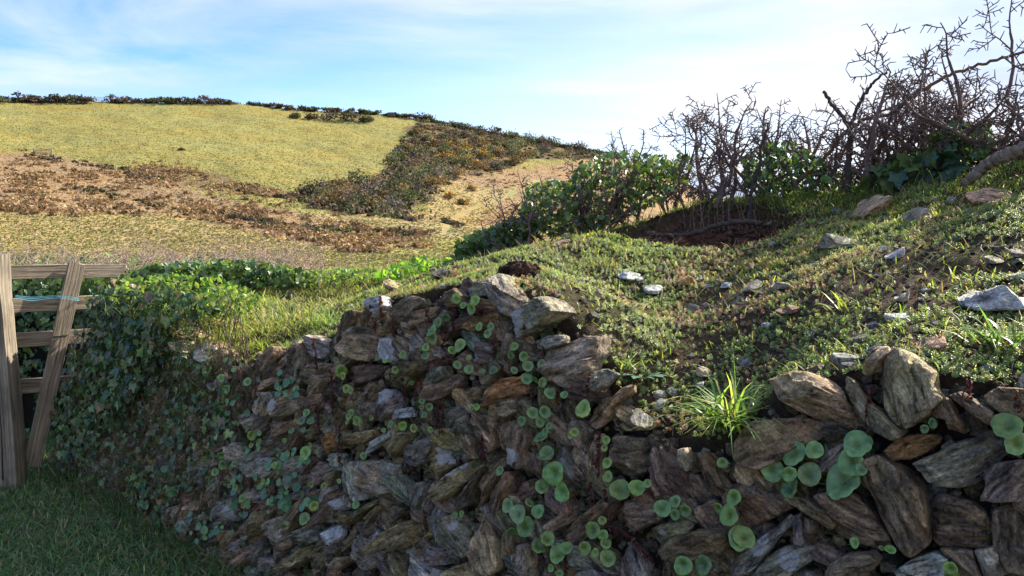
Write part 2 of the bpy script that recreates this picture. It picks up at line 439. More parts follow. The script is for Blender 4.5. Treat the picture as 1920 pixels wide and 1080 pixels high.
def zbank(s, u, noise=True):
    s = np.asarray(s, float); u = np.asarray(u, float)
    Hh = Hf(s); ut = BAT * Hh; uc = UCf(s)
    w = np.clip((u - ut) / (uc - ut), 0, 1)
    b = sst(w, 0.0, 0.32)
    se = s + 0.42 * sst(u, 0.05, 0.8)
    Hi = Hh * (1 - b) + Hsm(se) * b
    endf = sst(s, -2.35, -1.85)
    Z = np.interp(s, SG, ZC) * endf
    z = Hi + (Z - Hi) * (w ** 0.95)
    z = z - 0.13 * scrape_mask(s, u)
    z = np.where(u > uc, z - 1.3 * sst(u - uc, 0.15, 1.8), z)
    if noise:
        P = p3(s, u)
        am = 0.3 + 0.7 * sst(w, 0, .15)
        z = z + am * (0.020 * fbm(P * 2.6, 3, 5) + 0.014 * fbm(P * 11, 3, 9))
    return z
def bankpt(s, u, lift=0.0):
    s = np.asarray(s, float); u = np.asarray(u, float)
    return O + s[..., None] * DW + u[..., None] * MW + np.array([0, 0, 1.0]) * (zbank(s, u) + lift)[..., None]
def hit_bank(px, py):
    """pixel -> point on the bank top (first crossing along the ray)"""
    d = ray(np.array([px]), np.array([py]))[0]
    t = np.linspace(0.9, 9, 2400)
    P = CAM + t[:, None] * d
    s, u = su(P)
    ok = (P[:, 2] < zbank(s, u)) & (u > BAT * P[:, 2] - 0.02)
    i = int(np.argmax(ok)) if ok.any() else 1100
    P = P[i]; s, u = su(P)
    return bankpt(np.array([s]), np.array([u]))[0]
def bank_normal(s, u):
    e = 0.03
    gx = (zbank(s + e, u, False) - zbank(s - e, u, False)) / (2 * e); gy = (zbank(s, u + e, False) - zbank(s, u - e, False)) / (2 * e)
    n = np.array([0, 0, 1.0]) - gx[..., None] * DW - gy[..., None] * MW
    return n / np.linalg.norm(n, axis=-1, keepdims=True)

# bank mesh: face strip + top sheet
ns = 620; ss = np.linspace(-2.5, 5.0, ns)
vf = np.linspace(0, 1, 40); nu = 200
rows = []
for v in vf:
    z = -0.12 + (Hf(ss) - 0.02 + 0.12) * v
    P = O + ss[:, None] * DW + (BAT * z + 0.040)[:, None] * MW + np.array([0, 0, 1.]) * z[:, None]
    P = P + (0.022 * fbm(p3(ss * 9, z * 9), 4, 3))[:, None] * NF
    rows.append(P)
for q in np.linspace(0.0, 1, nu)[1:]:
    u = BAT * Hf(ss) + 0.055 + (UCf(ss) + 2.2 - BAT * Hf(ss)) * q ** 1.15
    s_, u_ = ss, u
    P = bankpt(s_, u_)
    P[:, 2] += 0.02 * scrape_mask(s_, u_) * fbm(p3(s_ * 22, u_ * 22), 3, 4)
    rows.append(P)
V = np.array(rows); nr = len(rows)
s_, u_ = su(V)
soil_c = np.array([0.085, 0.056, 0.038]); red_c = np.array([0.115, 0.050, 0.033]); moss_c = np.array([0.050, 0.058, 0.018])
mk = (0.5 + 0.9 * fbm(np.stack([s_ * 3, u_ * 3, V[..., 2] * 3], -1), 4, 11)).clip(0, 1)[..., None]
C = soil_c * (1 - mk * .6) + moss_c * mk * .6
sm = scrape_mask(s_, u_)[..., None]
C = C * (1 - sm) + red_c * sm
C[:40] = C[:40] * 0 + np.array([0.040, 0.028, 0.019])
i = np.arange(nr - 1)[:, None] * ns + np.arange(ns - 1)[None]
F = np.stack([i, i + 1, i + ns + 1, i + ns], -1).reshape(-1, 4)
tag(mesh('earth_bank', V.reshape(-1, 3), F, M_soil, C.reshape(-1, 3)), kind='structure')

# ------------------------------------------------------------------ stones
TONE = dict(brown=(0.150, 0.112, 0.082), dark=(0.085, 0.066, 0.052), tan=(0.235, 0.178, 0.125), grey=(0.165, 0.152, 0.138), blue=(0.180, 0.180, 0.182),
            olive=(0.135, 0.115, 0.068), rust=(0.200, 0.120, 0.058), red=(0.140, 0.097, 0.078), pale=(0.33, 0.325, 0.31), white=(0.46, 0.45, 0.45),
            purple=(0.158, 0.130, 0.118))
def stone_geo(poly, c, ex, ey, ez, T, tone, dome=0.35, lich=0.0, patch=None, rough=1.0, rings=11, na=52):
    """poly (k,2) outline in the local frame around c -> verts, faces, colours, loc"""
    poly = np.asarray(poly, float)
    area = 0.5 * abs(np.sum(poly[:, 0] * np.roll(poly[:, 1], -1) - poly[:, 1] * np.roll(poly[:, 0], -1)))
    size = math.sqrt(area)
    # radial boundary
    th = np.linspace(0, 2 * np.pi, na, endpoint=False)
    dx, dy = np.cos(th), np.sin(th)
    rb = np.zeros(na)
    A = poly; B = np.roll(poly, -1, 0)
    for j in range(na):
        e = B - A
        den = dx[j] * e[:, 1] - dy[j] * e[:, 0]
        den = np.where(np.abs(den) < 1e-9, 1e-9, den)
        t = (A[:, 0] * e[:, 1] - A[:, 1] * e[:, 0]) / den
        q = (A[:, 0] * dy[j] - A[:, 1] * dx[j]) / den
        v = t[(q >= -1e-6) & (q <= 1 + 1e-6) & (t > 0)]
        rb[j] = v.max() if len(v) else size * 0.4
    rb = 0.92 * rb + 0.04 * (np.roll(rb, 1) + np.roll(rb, -1))
    so = R.rand(3) * 50
    rb *= 1 + 0.050 * fbm(np.stack([dx * 2.2, dy * 2.2, dx * 0], -1) + so, 3)
    # long axis
    cov = np.cov(poly.T); w_, v_ = np.linalg.eigh(cov); la = v_[:, 1]; sa = v_[:, 0]
    h0 = T * dome
    planes = [(0.30 * R.randn(), 0.30 * R.randn(), h0)]
    for _ in range(R.randint(1, 4)):
        a = R.rand() * 2 * np.pi; sl = 0.5 + 1.1 * R.rand(); p0 = size * (0.02 + 0.40 * R.rand())
        planes.append((-math.cos(a) * sl, -math.sin(a) * sl, h0 + sl * p0))
    def height(x, y, r):
        h = np.min([p[0] * x + p[1] * y + p[2] for p in planes], 0)
        h = np.maximum(h, h0 - 0.75 * T)
        P = np.stack([x, y, 0 * x], -1)
        xl = x * la[0] + y * la[1]; yl = x * sa[0] + y * sa[1]
        wob = 0.25 * fbm(P / size * 1.6 + so, 3)
        st = vnoise(np.stack([xl / size * 1.2, yl / size * 7 + wob * 3, 0 * x], -1) + so)
        q_ = yl / size * 2.6 + wob * 1.3; st2 = (np.floor(q_ * 2) / 2 - q_) * (0.35 + .65 * (vnoise(np.stack([np.floor(q_ * 2) + so[0], xl / size * .8, 0 * x], -1)) > 0))
        h = h + rough * size * (0.06 * st + 0.55 * st2 * .5 + 0.06 * fbm(P / size * 3.5 + so, 4))
        return h - T * 0.10 * np.clip(r, 0, 1) ** 30
    Vs, rr = [np.array([[0, 0, height(np.zeros(1), np.zeros(1), np.zeros(1))[0]]])], [np.zeros(1)]
    for kx in range(1, rings + 1):
        r = (kx / rings) ** 0.85
        x, y = dx * rb * r, dy * rb * r
        Vs.append(np.stack([x, y, height(x, y, np.full(na, r))], 1))
    hb = Vs[-1][:, 2]
    for f, q in ((1.0, 0.15), (0.985, 0.5), (0.93, 1.0)):
        x, y = dx * rb * f, dy * rb * f
        nz = 0.03 * size * fbm(np.stack([dx * 3, dy * 3, dx * 0 + q * 4], -1) + so, 3)
        Vs.append(np.stack([x + dx * nz, y + dy * nz, hb - (hb + T) * q], 1))
    Vs.append(np.array([[0, 0, -T]]))
    L_ = np.concatenate(Vs); nR = rings + 3
    last = 1 + nR * na
    F3 = [(0, 1 + j, 1 + (j + 1) % na) for j in range(na)] + [(last, 1 + (nR - 1) * na + (j + 1) % na, 1 + (nR - 1) * na + j) for j in range(na)]
    a_ = (1 + np.arange(nR - 1)[:, None] * na + np.arange(na)[None]); b_ = (1 + np.arange(nR - 1)[:, None] * na + (np.arange(na)[None] + 1) % na)
    F4 = np.stack([a_, a_ + na, b_ + na, b_], -1).reshape(-1, 4)
    W = np.asarray(c) + L_[:, :1] * ex + L_[:, 1:2] * ey + L_[:, 2:] * ez
    loc = np.stack([L_[:, 0] * la[0] + L_[:, 1] * la[1], L_[:, 0] * sa[0] + L_[:, 1] * sa[1], L_[:, 2]], 1) + R.rand(3) * 20
    col = np.zeros((len(L_), 4)); t = np.array([2.12, 1.99, 1.72]) * np.array(TONE[tone]) * (1 + 0.13 * R.randn()) * (1 + 0.04 * R.randn(3))
    col[:, :3] = t.clip(0.02, .6)
    al = np.full(len(L_), lich)
    if patch is not None:
        for (qx, qy, qr) in patch:
            dd = np.hypot(L_[:, 0] - qx, L_[:, 1] - qy) / qr
            al = np.maximum(al, 0.60 * (1 - sst(dd, 0.6, 1.25)))
    col[:, 3] = al
    return W, [np.array(F3), F4], col, loc

ZO = dict(A=(400, 700, 2.843), B=(640, 700, 2.842), C=(560, 480, 2.571), D=(1000, 760, 3.375), E=(1400, 600, 2.25), F=(1000, 640, 2.4545))
# prominent stones read off the wall: (window, tone, outline, lichen patches, label)
ST = [
('E','tan',[(62,252),(130,232),(240,210),(330,255),(400,310),(430,365),(485,420),(480,475),(390,470),(300,430),(200,380),(130,330),(90,280)],None,'long tan slab leaning on the wall top'),
('E','brown',[(400,240),(430,250),(470,330),(560,380),(620,430),(680,480),(640,500),(560,470),(510,440),(450,390),(405,310)],None,None),
('E','tan',[(555,130),(600,112),(680,140),(740,180),(790,220),(800,300),(830,330),(760,400),(690,460),(610,410),(570,340),(565,230)],None,'broad upright tan slab on the wall top'),
('E','tan',[(470,225),(530,120),(585,108),(600,130),(555,175),(540,220),(500,235)],None,None),
('E','brown',[(760,400),(840,325),(870,370),(905,440),(905,485),(850,460),(840,420),(800,415)],None,None),
('E','brown',[(850,320),(900,300),(960,340),(1040,390),(1050,450),(1010,440),(940,390)],None,None),
('E','tan',[(990,320),(1060,285),(1200,290),(1200,430),(1080,395),(1030,365)],None,None),
('E','rust',[(590,550),(640,500),(720,478),(810,490),(815,520),(760,560),(690,588),(620,590)],None,'small rust orange stone'),
('E','grey',[(720,600),(800,560),(900,510),(1000,490),(1090,520),(1115,560),(1010,620),(990,700),(900,705),(820,700),(770,670),(760,640)],None,None),
('E','purple',[(1000,640),(1060,605),(1190,590),(1190,770),(1050,770),(980,765),(1010,690)],None,None),
('E','brown',[(750,760),(820,730),(930,760),(1000,810),(1040,870),(1020,960),(900,970),(800,960),(760,900),(745,820)],None,None),
('E','brown',[(1040,800),(1100,780),(1200,790),(1200,1080),(1110,1060),(1050,960),(1035,880)],None,None),
('E','brown',[(490,590),(560,560),(620,600),(680,650),(740,720),(765,860),(760,960),(680,1000),(620,960),(560,860),(530,760),(490,680)],None,'tall grey brown upright slab'),
('E','brown',[(290,740),(380,720),(470,740),(520,800),(560,880),(600,940),(540,940),(450,890),(380,840),(320,790)],None,None),
('E','brown',[(-90,520),(-20,440),(60,425),(200,420),(310,450),(310,500),(200,540),(130,600),(80,630),(0,620),(-70,590)],None,None),
('E','dark',[(300,450),(400,475),(440,490),(340,520),(310,510)],None,None),
('E','grey',[(280,620),(330,560),(420,510),(430,540),(390,600),(350,640),(300,650)],None,None),
('E','brown',[(150,740),(240,745),(330,800),(380,860),(360,890),(300,850),(200,780)],None,None),
('E','grey',[(50,1060),(90,1000),(160,955),(270,950),(310,1000),(240,1040),(180,1080),(60,1095)],[(180,1010,60)],None),
('E','brown',[(310,1080),(330,1040),(420,990),(520,985),(560,1020),(530,1060),(480,1100),(320,1100)],None,None),
('E','pale',[(620,1060),(700,1010),(790,980),(850,1010),(830,1100),(620,1100)],None,None),
('E','grey',[(190,830),(220,820),(240,880),(240,950),(215,940)],None,None),
('E','dark',[(240,830),(300,850),(310,930),(260,940),(245,880)],None,None),
('E','grey',[(960,970),(1040,960),(1110,1080),(1000,1100),(980,1030)],None,None),
('E','brown',[(810,965),(950,975),(990,1095),(900,1080)],None,None),
('C','purple',[(1190,450),(1240,430),(1340,385),(1430,375),(1425,460),(1395,560),(1360,630),(1290,640),(1210,600),(1185,520)],None,'blocky reddish grey stone with a pale ridge'),
('F','grey',[(235,200),(260,140),(320,125),(370,150),(330,200),(280,230),(240,228)],None,None),
('F','brown',[(225,365),(280,310),(380,260),(400,215),(440,195),(440,240),(400,270),(350,310),(330,360),(270,415),(230,395)],None,None),
('F','brown',[(345,440),(420,440),(520,460),(525,530),(520,600),(450,630),(375,620),(350,540)],None,None),
('F','red',[(525,490),(560,460),(610,480),(640,530),(700,590),(740,700),(720,730),(640,710),(575,715),(545,640),(530,560)],None,None),
('F','brown',[(230,500),(262,430),(300,425),(305,530),(312,600),(300,655),(275,610),(240,540)],[(290,480,14)],None),
('F','red',[(205,560),(235,545),(262,620),(290,650),(250,652),(215,620)],None,None),
('F','grey',[(65,470),(90,410),(140,430),(180,520),(215,620),(200,660),(150,650),(110,560)],[(150,585,60)],'dark stone splashed with white lichen'),
('F','brown',[(730,540),(800,515),(840,560),(850,600),(900,680),(890,730),(820,710),(770,650)],None,None),
('F','grey',[(650,500),(690,490),(720,560),(700,600),(670,560)],None,None),
('F','red',[(905,560),(990,600),(1060,690),(1140,710),(1180,770),(1080,820),(980,870),(950,800),(950,720),(910,640)],None,None),
('F','red',[(345,800),(400,740),(500,715),(560,780),(575,830),(500,865),(430,875),(350,860)],None,None),
('F','olive',[(480,905),(560,850),(690,815),(735,850),(700,900),(590,960),(515,968)],[(610,875,20)],None),
('F','brown',[(560,970),(640,900),(780,865),(880,870),(900,910),(850,980),(760,1000),(650,1030),(580,1020)],None,None),
('F','brown',[(80,840),(170,760),(250,710),(250,760),(200,820),(120,870)],None,None),
('F','red',[(130,900),(200,820),(330,720),(385,740),(340,800),(330,850),(250,900),(200,945),(150,930)],None,None),
('F','grey',[(410,1100),(405,980),(430,920),(480,960),(520,1030),(540,1100)],None,None),
('F','grey',[(880,1060),(930,1000),(1010,930),(1100,860),(1160,800),(1175,850),(1090,930),(1060,990),(1010,1050),(960,1085),(885,1095)],[(1040,930,70)],None),
('B','olive',[(640,130),(660,95),(740,60),(800,50),(780,80),(740,130),(700,155),(660,150)],None,None),
('B','rust',[(750,130),(760,90),(850,30),(930,15),(990,80),(990,110),(900,120),(830,140),(760,190)],None,'orange brown stone with an olive face'),
('B','brown',[(750,190),(830,140),(920,110),(975,130),(965,190),(900,230),(810,225)],None,None),
('B','grey',[(545,200),(600,180),(660,168),(680,200),(665,250),(690,330),(640,345),(575,362),(550,290)],None,'squarish plain grey block'),
('B','brown',[(660,240),(700,215),(780,220),(830,240),(825,340),(830,400),(800,420),(750,390),(720,330),(680,280)],None,None),
('B','brown',[(825,300),(860,265),(930,250),(985,260),(985,330),(965,400),(960,500),(900,505),(875,490),(880,420),(840,380)],[(915,440,55)],'stone with a block of white lichen at its foot'),
('B','olive',[(430,500),(470,420),(520,385),(600,395),(650,430),(640,470),(560,520),(520,600),(470,615),(425,590)],[(580,425,62)],'brown stone with a white lichen cap'),
('B','olive',[(515,640),(550,560),(620,500),(690,460),(750,465),(740,490),(690,560),(640,610),(580,665),(530,655)],[(600,510,30),(645,485,28),(565,545,18)],None),
('B','dark',[(570,700),(620,640),(690,580),(750,510),(770,500),(740,560),(700,620),(690,700),(620,725)],None,None),
('B','brown',[(690,700),(720,600),(780,520),(800,460),(860,450),(860,480),(800,590),(750,660),(700,725)],None,None),
('B','red',[(720,750),(780,660),(850,570),(890,520),(910,530),(905,620),(860,700),(820,750),(770,770)],None,None),
('B','red',[(885,680),(940,600),(990,565),(1030,570),(1030,660),(960,690),(900,690)],None,None),
('B','tan',[(660,740),(680,725),(740,770),(790,800),(830,900),(860,1020),(815,1065),(740,1040),(700,950),(670,830)],None,'long upright orange brown stone'),
('B','grey',[(530,860),(560,770),(590,740),(640,800),(680,900),(700,970),(630,990),(560,970),(530,920)],[(605,810,22)],None),
('B','blue',[(465,760),(490,690),(540,670),(555,720),(550,780),(525,860),(540,940),(500,900),(480,840)],None,None),
('B','grey',[(445,700),(450,620),(490,610),(505,660),(470,740)],None,None),
('B','olive',[(205,920),(250,850),(330,790),(420,750),(450,800),(455,880),(380,910),(300,940),(290,915),(230,945)],None,'flat olive slab with a grained face'),
('B','grey',[(340,620),(400,580),(440,590),(445,690),(400,740),(370,680)],None,None),
('B','grey',[(240,560),(290,540),(350,600),(380,680),(395,735),(330,700),(290,640)],None,None),
('B','blue',[(190,510),(230,480),(280,490),(285,540),(250,555),(210,545)],None,None),
('B','grey',[(105,600),(110,510),(140,460),(200,470),(240,560),(255,610),(230,640),(170,665),(130,650)],None,None),
('B','blue',[(0,480),(40,465),(90,490),(100,560),(110,620),(135,670),(100,680),(60,640),(30,620),(10,560)],None,'blue grey stone with pale stripes'),
('B','olive',[(150,440),(200,380),(290,320),(370,310),(375,350),(330,410),(280,450),(200,465)],None,None),
('B','pale',[(75,455),(110,400),(200,335),(260,300),(270,320),(200,375),(130,420)],[(130,400,40),(180,360,30)],None),
('B','grey',[(335,420),(400,330),(430,320),(400,380),(350,440),(345,490),(300,530),(290,500)],[(370,375,40)],None),
('B','grey',[(365,430),(400,370),(450,330),(500,320),(500,350),(470,420),(430,460),(380,455)],None,None),
('B','grey',[(180,140),(220,85),(270,100),(300,150),(290,190),(250,230),(200,260),(180,220)],[(230,110,45)],None),
('B','pale',[(235,255),(290,190),(350,180),(365,235),(300,240)],[(280,215,45)],None),
('B','grey',[(60,200),(110,170),(170,150),(180,200),(150,260),(110,265),(80,230)],[(90,215,18)],None),
('B','olive',[(0,790),(60,740),(150,690),(210,660),(190,710),(110,750),(40,800),(0,810)],None,None),
('B','olive',[(50,820),(110,780),(200,710),(240,690),(200,750),(130,830),(70,860)],None,None),
('B','dark',[(195,800),(230,740),(310,700),(350,720),(330,760),(270,800),(220,830)],None,None),
('B','pale',[(300,950),(350,935),(420,1000),(490,1050),(500,1100),(370,1100),(340,1020)],[(340,965,30)],'pale blue white stone at the frame foot'),
('B','grey',[(350,935),(440,920),(540,940),(610,970),(610,1010),(540,1030),(440,1010),(390,980)],None,None),
('B','tan',[(520,1090),(560,1050),(660,1010),(740,1030),(760,1090)],None,None),
('B','grey',[(0,660),(40,640),(55,700),(30,760),(-10,780)],[(15,690,25)],None),
('B','brown',[(830,860),(870,830),(920,870),(910,930),(890,1020),(850,950)],None,None),
('B','purple',[(910,970),(960,910),(1030,900),(1030,1090),(930,1090)],None,None),
('B','olive',[(0,340),(90,310),(180,300),(190,330),(120,370),(50,380),(0,385)],None,None),
('B','grey',[(20,860),(90,850),(160,900),(190,960),(160,1040),(110,1060),(60,990)],None,None),
('B','blue',[(100,860),(160,830),(240,870),(250,930),(190,950),(140,900)],None,None),
('A','tan',[(200,80),(260,40),(350,5),(350,40),(300,70),(230,100)],None,None),
('A','grey',[(215,160),(240,105),(280,95),(290,170),(270,225),(235,230)],None,None),
('A','purple',[(325,150),(340,110),(400,85),(450,90),(460,150),(430,210),(380,230),(340,230),(320,190)],[(342,165,26)],None),
('A','grey',[(280,100),(325,95),(325,180),(310,220),(285,190)],None,None),
('A','brown',[(265,390),(270,310),(330,260),(400,250),(380,290),(330,340),(300,390)],None,None),
('A','dark',[(355,400),(400,350),(460,300),(470,340),(420,410),(370,425)],None,None),
('A','olive',[(435,360),(500,300),(550,275),(620,290),(540,320),(520,350),(460,370)],None,None),
('A','rust',[(560,410),(570,360),(620,320),(665,320),(670,400),(630,425),(580,435)],None,None),
('A','blue',[(165,500),(170,450),(220,420),(260,400),(320,385),(335,430),(320,520),(280,560),(220,550),(200,515)],[(300,445,20)],'rounded blue grey stone'),
('A','grey',[(340,600),(350,500),(380,450),(440,440),(475,480),(470,560),(420,610),(360,625)],None,None),
('A','blue',[(595,480),(610,430),(660,425),(680,460),(670,520),(620,530)],[(618,505,16)],None),
('A','purple',[(475,580),(480,500),(540,470),(590,490),(600,560),(560,600),(500,600)],None,None),
('A','grey',[(5,750),(40,660),(90,640),(130,680),(130,740),(90,790),(30,790)],[(92,752,36)],None),
('A','olive',[(140,810),(190,750),(260,730),(270,790),(235,860),(170,880),(145,850)],None,None),
('A','grey',[(265,870),(290,800),(350,760),(380,800),(370,880),(320,930),(280,920)],None,None),
('A','grey',[(580,780),(620,700),(700,640),(720,670),(720,720),(660,790),(600,800)],[(672,680,36)],None),
('A','brown',[(510,810),(560,730),(610,640),(680,600),(690,620),(620,700),(580,790),(530,820)],None,None),
('A','grey',[(390,720),(400,650),(460,620),(490,620),(470,660),(420,715)],[(412,645,20)],None),
('A','brown',[(370,860),(395,760),(450,690),(530,630),(590,620),(580,650),(500,700),(450,780),(420,830),(380,890)],None,None),
('A','brown',[(110,1010),(115,950),(190,910),(180,950),(150,1010),(130,1030)],None,None),
('A','grey',[(150,1020),(190,930),(240,870),(285,910),(260,960),(220,1020),(170,1035)],None,None),
('A','olive',[(345,1040),(400,980),(470,930),(545,915),(520,960),(450,1020),(390,1050)],None,None),
('A','dark',[(310,1030),(340,970),(400,940),(440,945),(400,980),(350,1030)],None,None),
('A','grey',[(410,940),(440,850),(500,810),(600,800),(620,830),(560,900),(480,910)],None,None),
('A','pale',[(570,870),(600,820),(650,815),(660,870),(640,920),(600,940),(580,920)],None,None),
('A','dark',[(540,1020),(560,960),(620,940),(640,980),(600,1030),(560,1090),(530,1090)],None,None),
('A','brown',[(600,1040),(650,980),(720,980),(720,1010),(660,1050),(620,1070)],None,None),
('A','grey',[(75,390),(110,370),(150,390),(165,430),(150,480),(100,460)],None,None),
('C','pale',[(300,250),(330,205),(390,190),(400,240),(370,290),(320,300)],[(345,250,45)],'white faced stone at the wall shoulder'),
('C','dark',[(430,310),(470,230),(520,190),(580,200),(600,230),(540,290),(500,350),(460,390)],None,None),
('C','brown',[(470,340),(560,260),(640,240),(620,290),(560,340),(490,370)],None,None),
('C','purple',[(660,180),(740,155),(780,190),(770,240),(700,250),(680,220)],[(668,240,26)],None),
('C','grey',[(770,190),(800,150),(870,120),(940,105),(960,160),(900,190),(820,205)],[(800,170,20)],None),
('C','dark',[(540,340),(600,320),(640,340),(610,390),(560,380)],None,None),
('C','grey',[(520,400),(550,370),(600,390),(620,440),(600,480),(550,460)],None,None),
('C','red',[(680,380),(710,330),(800,270),(820,280),(800,330),(740,380),(700,400)],None,None),
('C','rust',[(770,340),(850,290),(960,270),(970,300),(900,350),(850,370)],None,None),
('C','grey',[(945,330),(990,280),(1080,240),(1200,200),(1260,240),(1270,270),(1180,330),(1120,360),(1060,400),(1000,370)],[(1040,300,70)],'large pointed stone with a broad white lichen face'),
('C','grey',[(1110,410),(1180,385),(1270,380),(1280,420),(1200,450),(1130,450)],None,None),
('C','brown',[(1050,400),(1110,385),(1120,440),(1080,470)],None,None),
('C','pale',[(390,450),(400,400),(440,395),(470,440),(470,500),(440,520),(400,490)],[(430,455,45)],'white patched stone'),
('C','brown',[(200,440),(220,380),(300,375),(380,390),(370,450),(340,510),(270,490)],None,None),
('C','blue',[(0,460),(10,400),(60,385),(110,400),(140,440),(110,500),(60,480)],[(30,460,24)],None),
('C','dark',[(140,520),(150,430),(200,360),(240,300),(250,270),(290,260),(280,320),(220,380),(180,430),(170,500)],None,None),
('C','brown',[(20,540),(60,510),(140,520),(150,570),(100,620),(40,640),(0,600)],None,None),
('C','dark',[(200,600),(240,540),(320,520),(400,530),(360,580),(290,620),(230,640)],None,None),
('C','olive',[(415,630),(440,570),(500,510),(590,505),(600,550),(560,600),(520,630),(460,655)],None,None),
('C','grey',[(600,620),(630,540),(700,530),(710,580),(660,610)],None,None),
('C','red',[(610,680),(640,610),(740,560),(770,580),(760,620),(700,680),(650,700)],None,None),
('C','purple',[(840,420),(900,410),(930,450),(920,520),(860,520),(830,470)],[(865,490,15)],None),
('C','purple',[(950,380),(1000,370),(1030,420),(1020,520),(980,580),(950,500)],None,None),
('C','brown',[(870,200),(980,230),(960,280),(850,260)],None,None),
('C','grey',[(630,440),(690,440),(700,500),(640,500)],None,None),
('C','grey',[(1110,465),(1170,450),(1180,500),(1130,520)],None,None),
('C','red',[(700,500),(790,460),(840,520),(830,580),(760,560)],None,None),
]
wall = empty('dry_stone_wall', O + np.array([0.9, -0.8, 0.0]), 'rough dry stone hedge wall of brown and grey slate facing an earth bank', 'wall')
geo, areas, traced_sz = [], [], []
for w, tone, pts, patch, lab in ST:
    x0, y0, sc = ZO[w]
    p = np.array(pts, float); px = x0 + p[:, 0] / sc; py = y0 + p[:, 1] / sc
    apx = 0.5 * abs(np.sum(px * np.roll(py, -1) - py * np.roll(px, -1)))
    off = 0.008 + 0.042 * R.rand()
    P = hit_face(px, py, off)
    Q = P - P.mean(0); pol = np.stack([Q @ DW, Q @ UPF], 1)
    pol *= 1.01
    size = math.sqrt(0.5 * abs(np.sum(pol[:, 0] * np.roll(pol[:, 1], -1) - pol[:, 1] * np.roll(pol[:, 0], -1))))
    pt = None
    if patch:
        pt = []
        for qx, qy, qr in patch:
            c3 = hit_face(np.array([x0 + qx / sc]), np.array([y0 + qy / sc]), off)[0] - P.mean(0)
            e3 = hit_face(np.array([x0 + (qx + qr) / sc]), np.array([y0 + qy / sc]), off)[0] - P.mean(0)
            pt.append((c3 @ DW, c3 @ UPF, max(0.85 * abs((e3 - c3) @ DW), 0.008)))
    T = float(np.clip(size * 0.62, 0.04, 0.10))
    g = stone_geo(pol, P.mean(0), DW, UPF, NF, T, tone, dome=0.30, lich=0.02 + 0.10 * R.rand(), patch=pt, rings=18, na=76)
    geo.append((g, P.mean(0), lab)); areas.append(apx)
    s_, u_ = su(P); traced_sz.append(np.stack([s_, P[:, 2]], 1))
# fill stones in wall space: anisotropic cells
def inside(p, poly):
    x, y = p; c = False; n = len(poly)
    for i in range(n):
        x1, y1 = poly[i]; x2, y2 = poly[i - 1]
        if (y1 > y) != (y2 > y) and x < (x2 - x1) * (y - y1) / (y2 - y1) + x1: c = not c
    return c
def clip_cell(c, others):
    poly = [np.array(q, float) for q in ((-.052, -.05), (.052, -.05), (.052, .05), (-.052, .05))]
    for o in others:
        d = (o - c); m = d / 2; out = []
        n = len(poly)
        for i in range(n):
            a, b = poly[i], poly[(i + 1) % n]
            da, db = (a - m) @ d, (b - m) @ d
            if da <= 0: out.append(a)
            if (da < 0) != (db < 0) and abs(da - db) > 1e-12: out.append(a + (b - a) * da / (da - db))
        poly = out
        if len(poly) < 3: return None
    return np.array(poly)
seeds = []
LX, LY = 0.135, 0.074
for row in range(-2, 26):
    for cidx in range(-27, 66):
        x = cidx * 0.088 + (row % 2) * 0.044 + R.uniform(-.030, .030)
        z = row * 0.066 + R.uniform(-.026, .026) + 0.02 * math.sin(x * 2)
        if x < -2.2 or x > 3.4: continue
        if z < -0.06 or z > Hf(x) - 0.02: continue
        seeds.append((x, z, row))
seeds = np.array(seeds)
fill = []
for i, (x, z, row) in enumerate(seeds):
    if any(inside((x, z), tp) for tp in traced_sz): continue
    ang = math.radians(36 if (int(row) // 2) % 2 == 0 else 36 - 0 * 70) + R.uniform(-.25, .25)
    if x > 0.9: ang = -ang * 0.8
    ca, sa_ = math.cos(ang), math.sin(ang)
    d = seeds[:, :2] - seeds[i, :2]
    near = np.hypot(d[:, 0], d[:, 1]) < 0.42; near[i] = False
    d = d[near]
    T2 = np.stack([(d[:, 0] * ca + d[:, 1] * sa_) / 2.0, (-d[:, 0] * sa_ + d[:, 1] * ca)], 1)
    pl = clip_cell(np.zeros(2), list(T2))
    if pl is None or np.abs(pl).max() > .4: continue
    if z > Hf(x) - .035 and x > -1.2: continue
    q = np.stack([pl[:, 0] * 2.0 * ca - pl[:, 1] * sa_, pl[:, 0] * 2.0 * sa_ + pl[:, 1] * ca], 1) * 1.03
    off = -0.020 + 0.042 * R.rand()
    c = O + x * DW + (BAT * z) * MW + np.array([0, 0, z]) + NF * off
    cpx, cpy, _ = proj(c)
    if cpx > 2050 or cpy > 1180: continue
    sz = math.sqrt(abs(0.5 * np.sum(q[:, 0] * np.roll(q[:, 1], -1) - q[:, 1] * np.roll(q[:, 0], -1))))
    tone = ['brown', 'dark', 'grey', 'olive', 'red', 'tan', 'blue', 'purple'][R.choice(8, p=[.29, .17, .15, .16, .09, .06, .05, .03])]
    g = stone_geo(q, c, DW, UPF, NF, float(np.clip(sz * .7, .03, .08)), tone, dome=0.35, lich=0.08 + 0.24 * R.rand() ** 1.5, rings=11, na=44)
    qq = c + q[:, :1] * DW + q[:, 1:] * UPF
    ax, ay, _ = proj(qq)
    geo.append((g, c, None)); areas.append(0.5 * abs(np.sum(ax * np.roll(ay, -1) - ay * np.roll(ax, -1))) * (0.8 if cpx > 420 else 0.2))
print('stones', len(geo))
order = np.argsort(-np.array(areas)); keep = set(order[:99].tolist())
rest = []
for i, (g, c, lab) in enumerate(geo):
    if i in keep:
        o = mesh('stone', g[0], g[1], M_stone, g[2], g[3], parent=wall, origin=c, sharp=24)
        if lab: o['label'] = lab
    else: rest.append(g)
Vs, F3s, F4s, Cs, Ls, o_ = [], [], [], [], [], 0
for g in rest:
    Vs.append(g[0]); F3s.append(g[1][0] + o_); F4s.append(g[1][1] + o_); Cs.append(g[2]); Ls.append(g[3]); o_ += len(g[0])
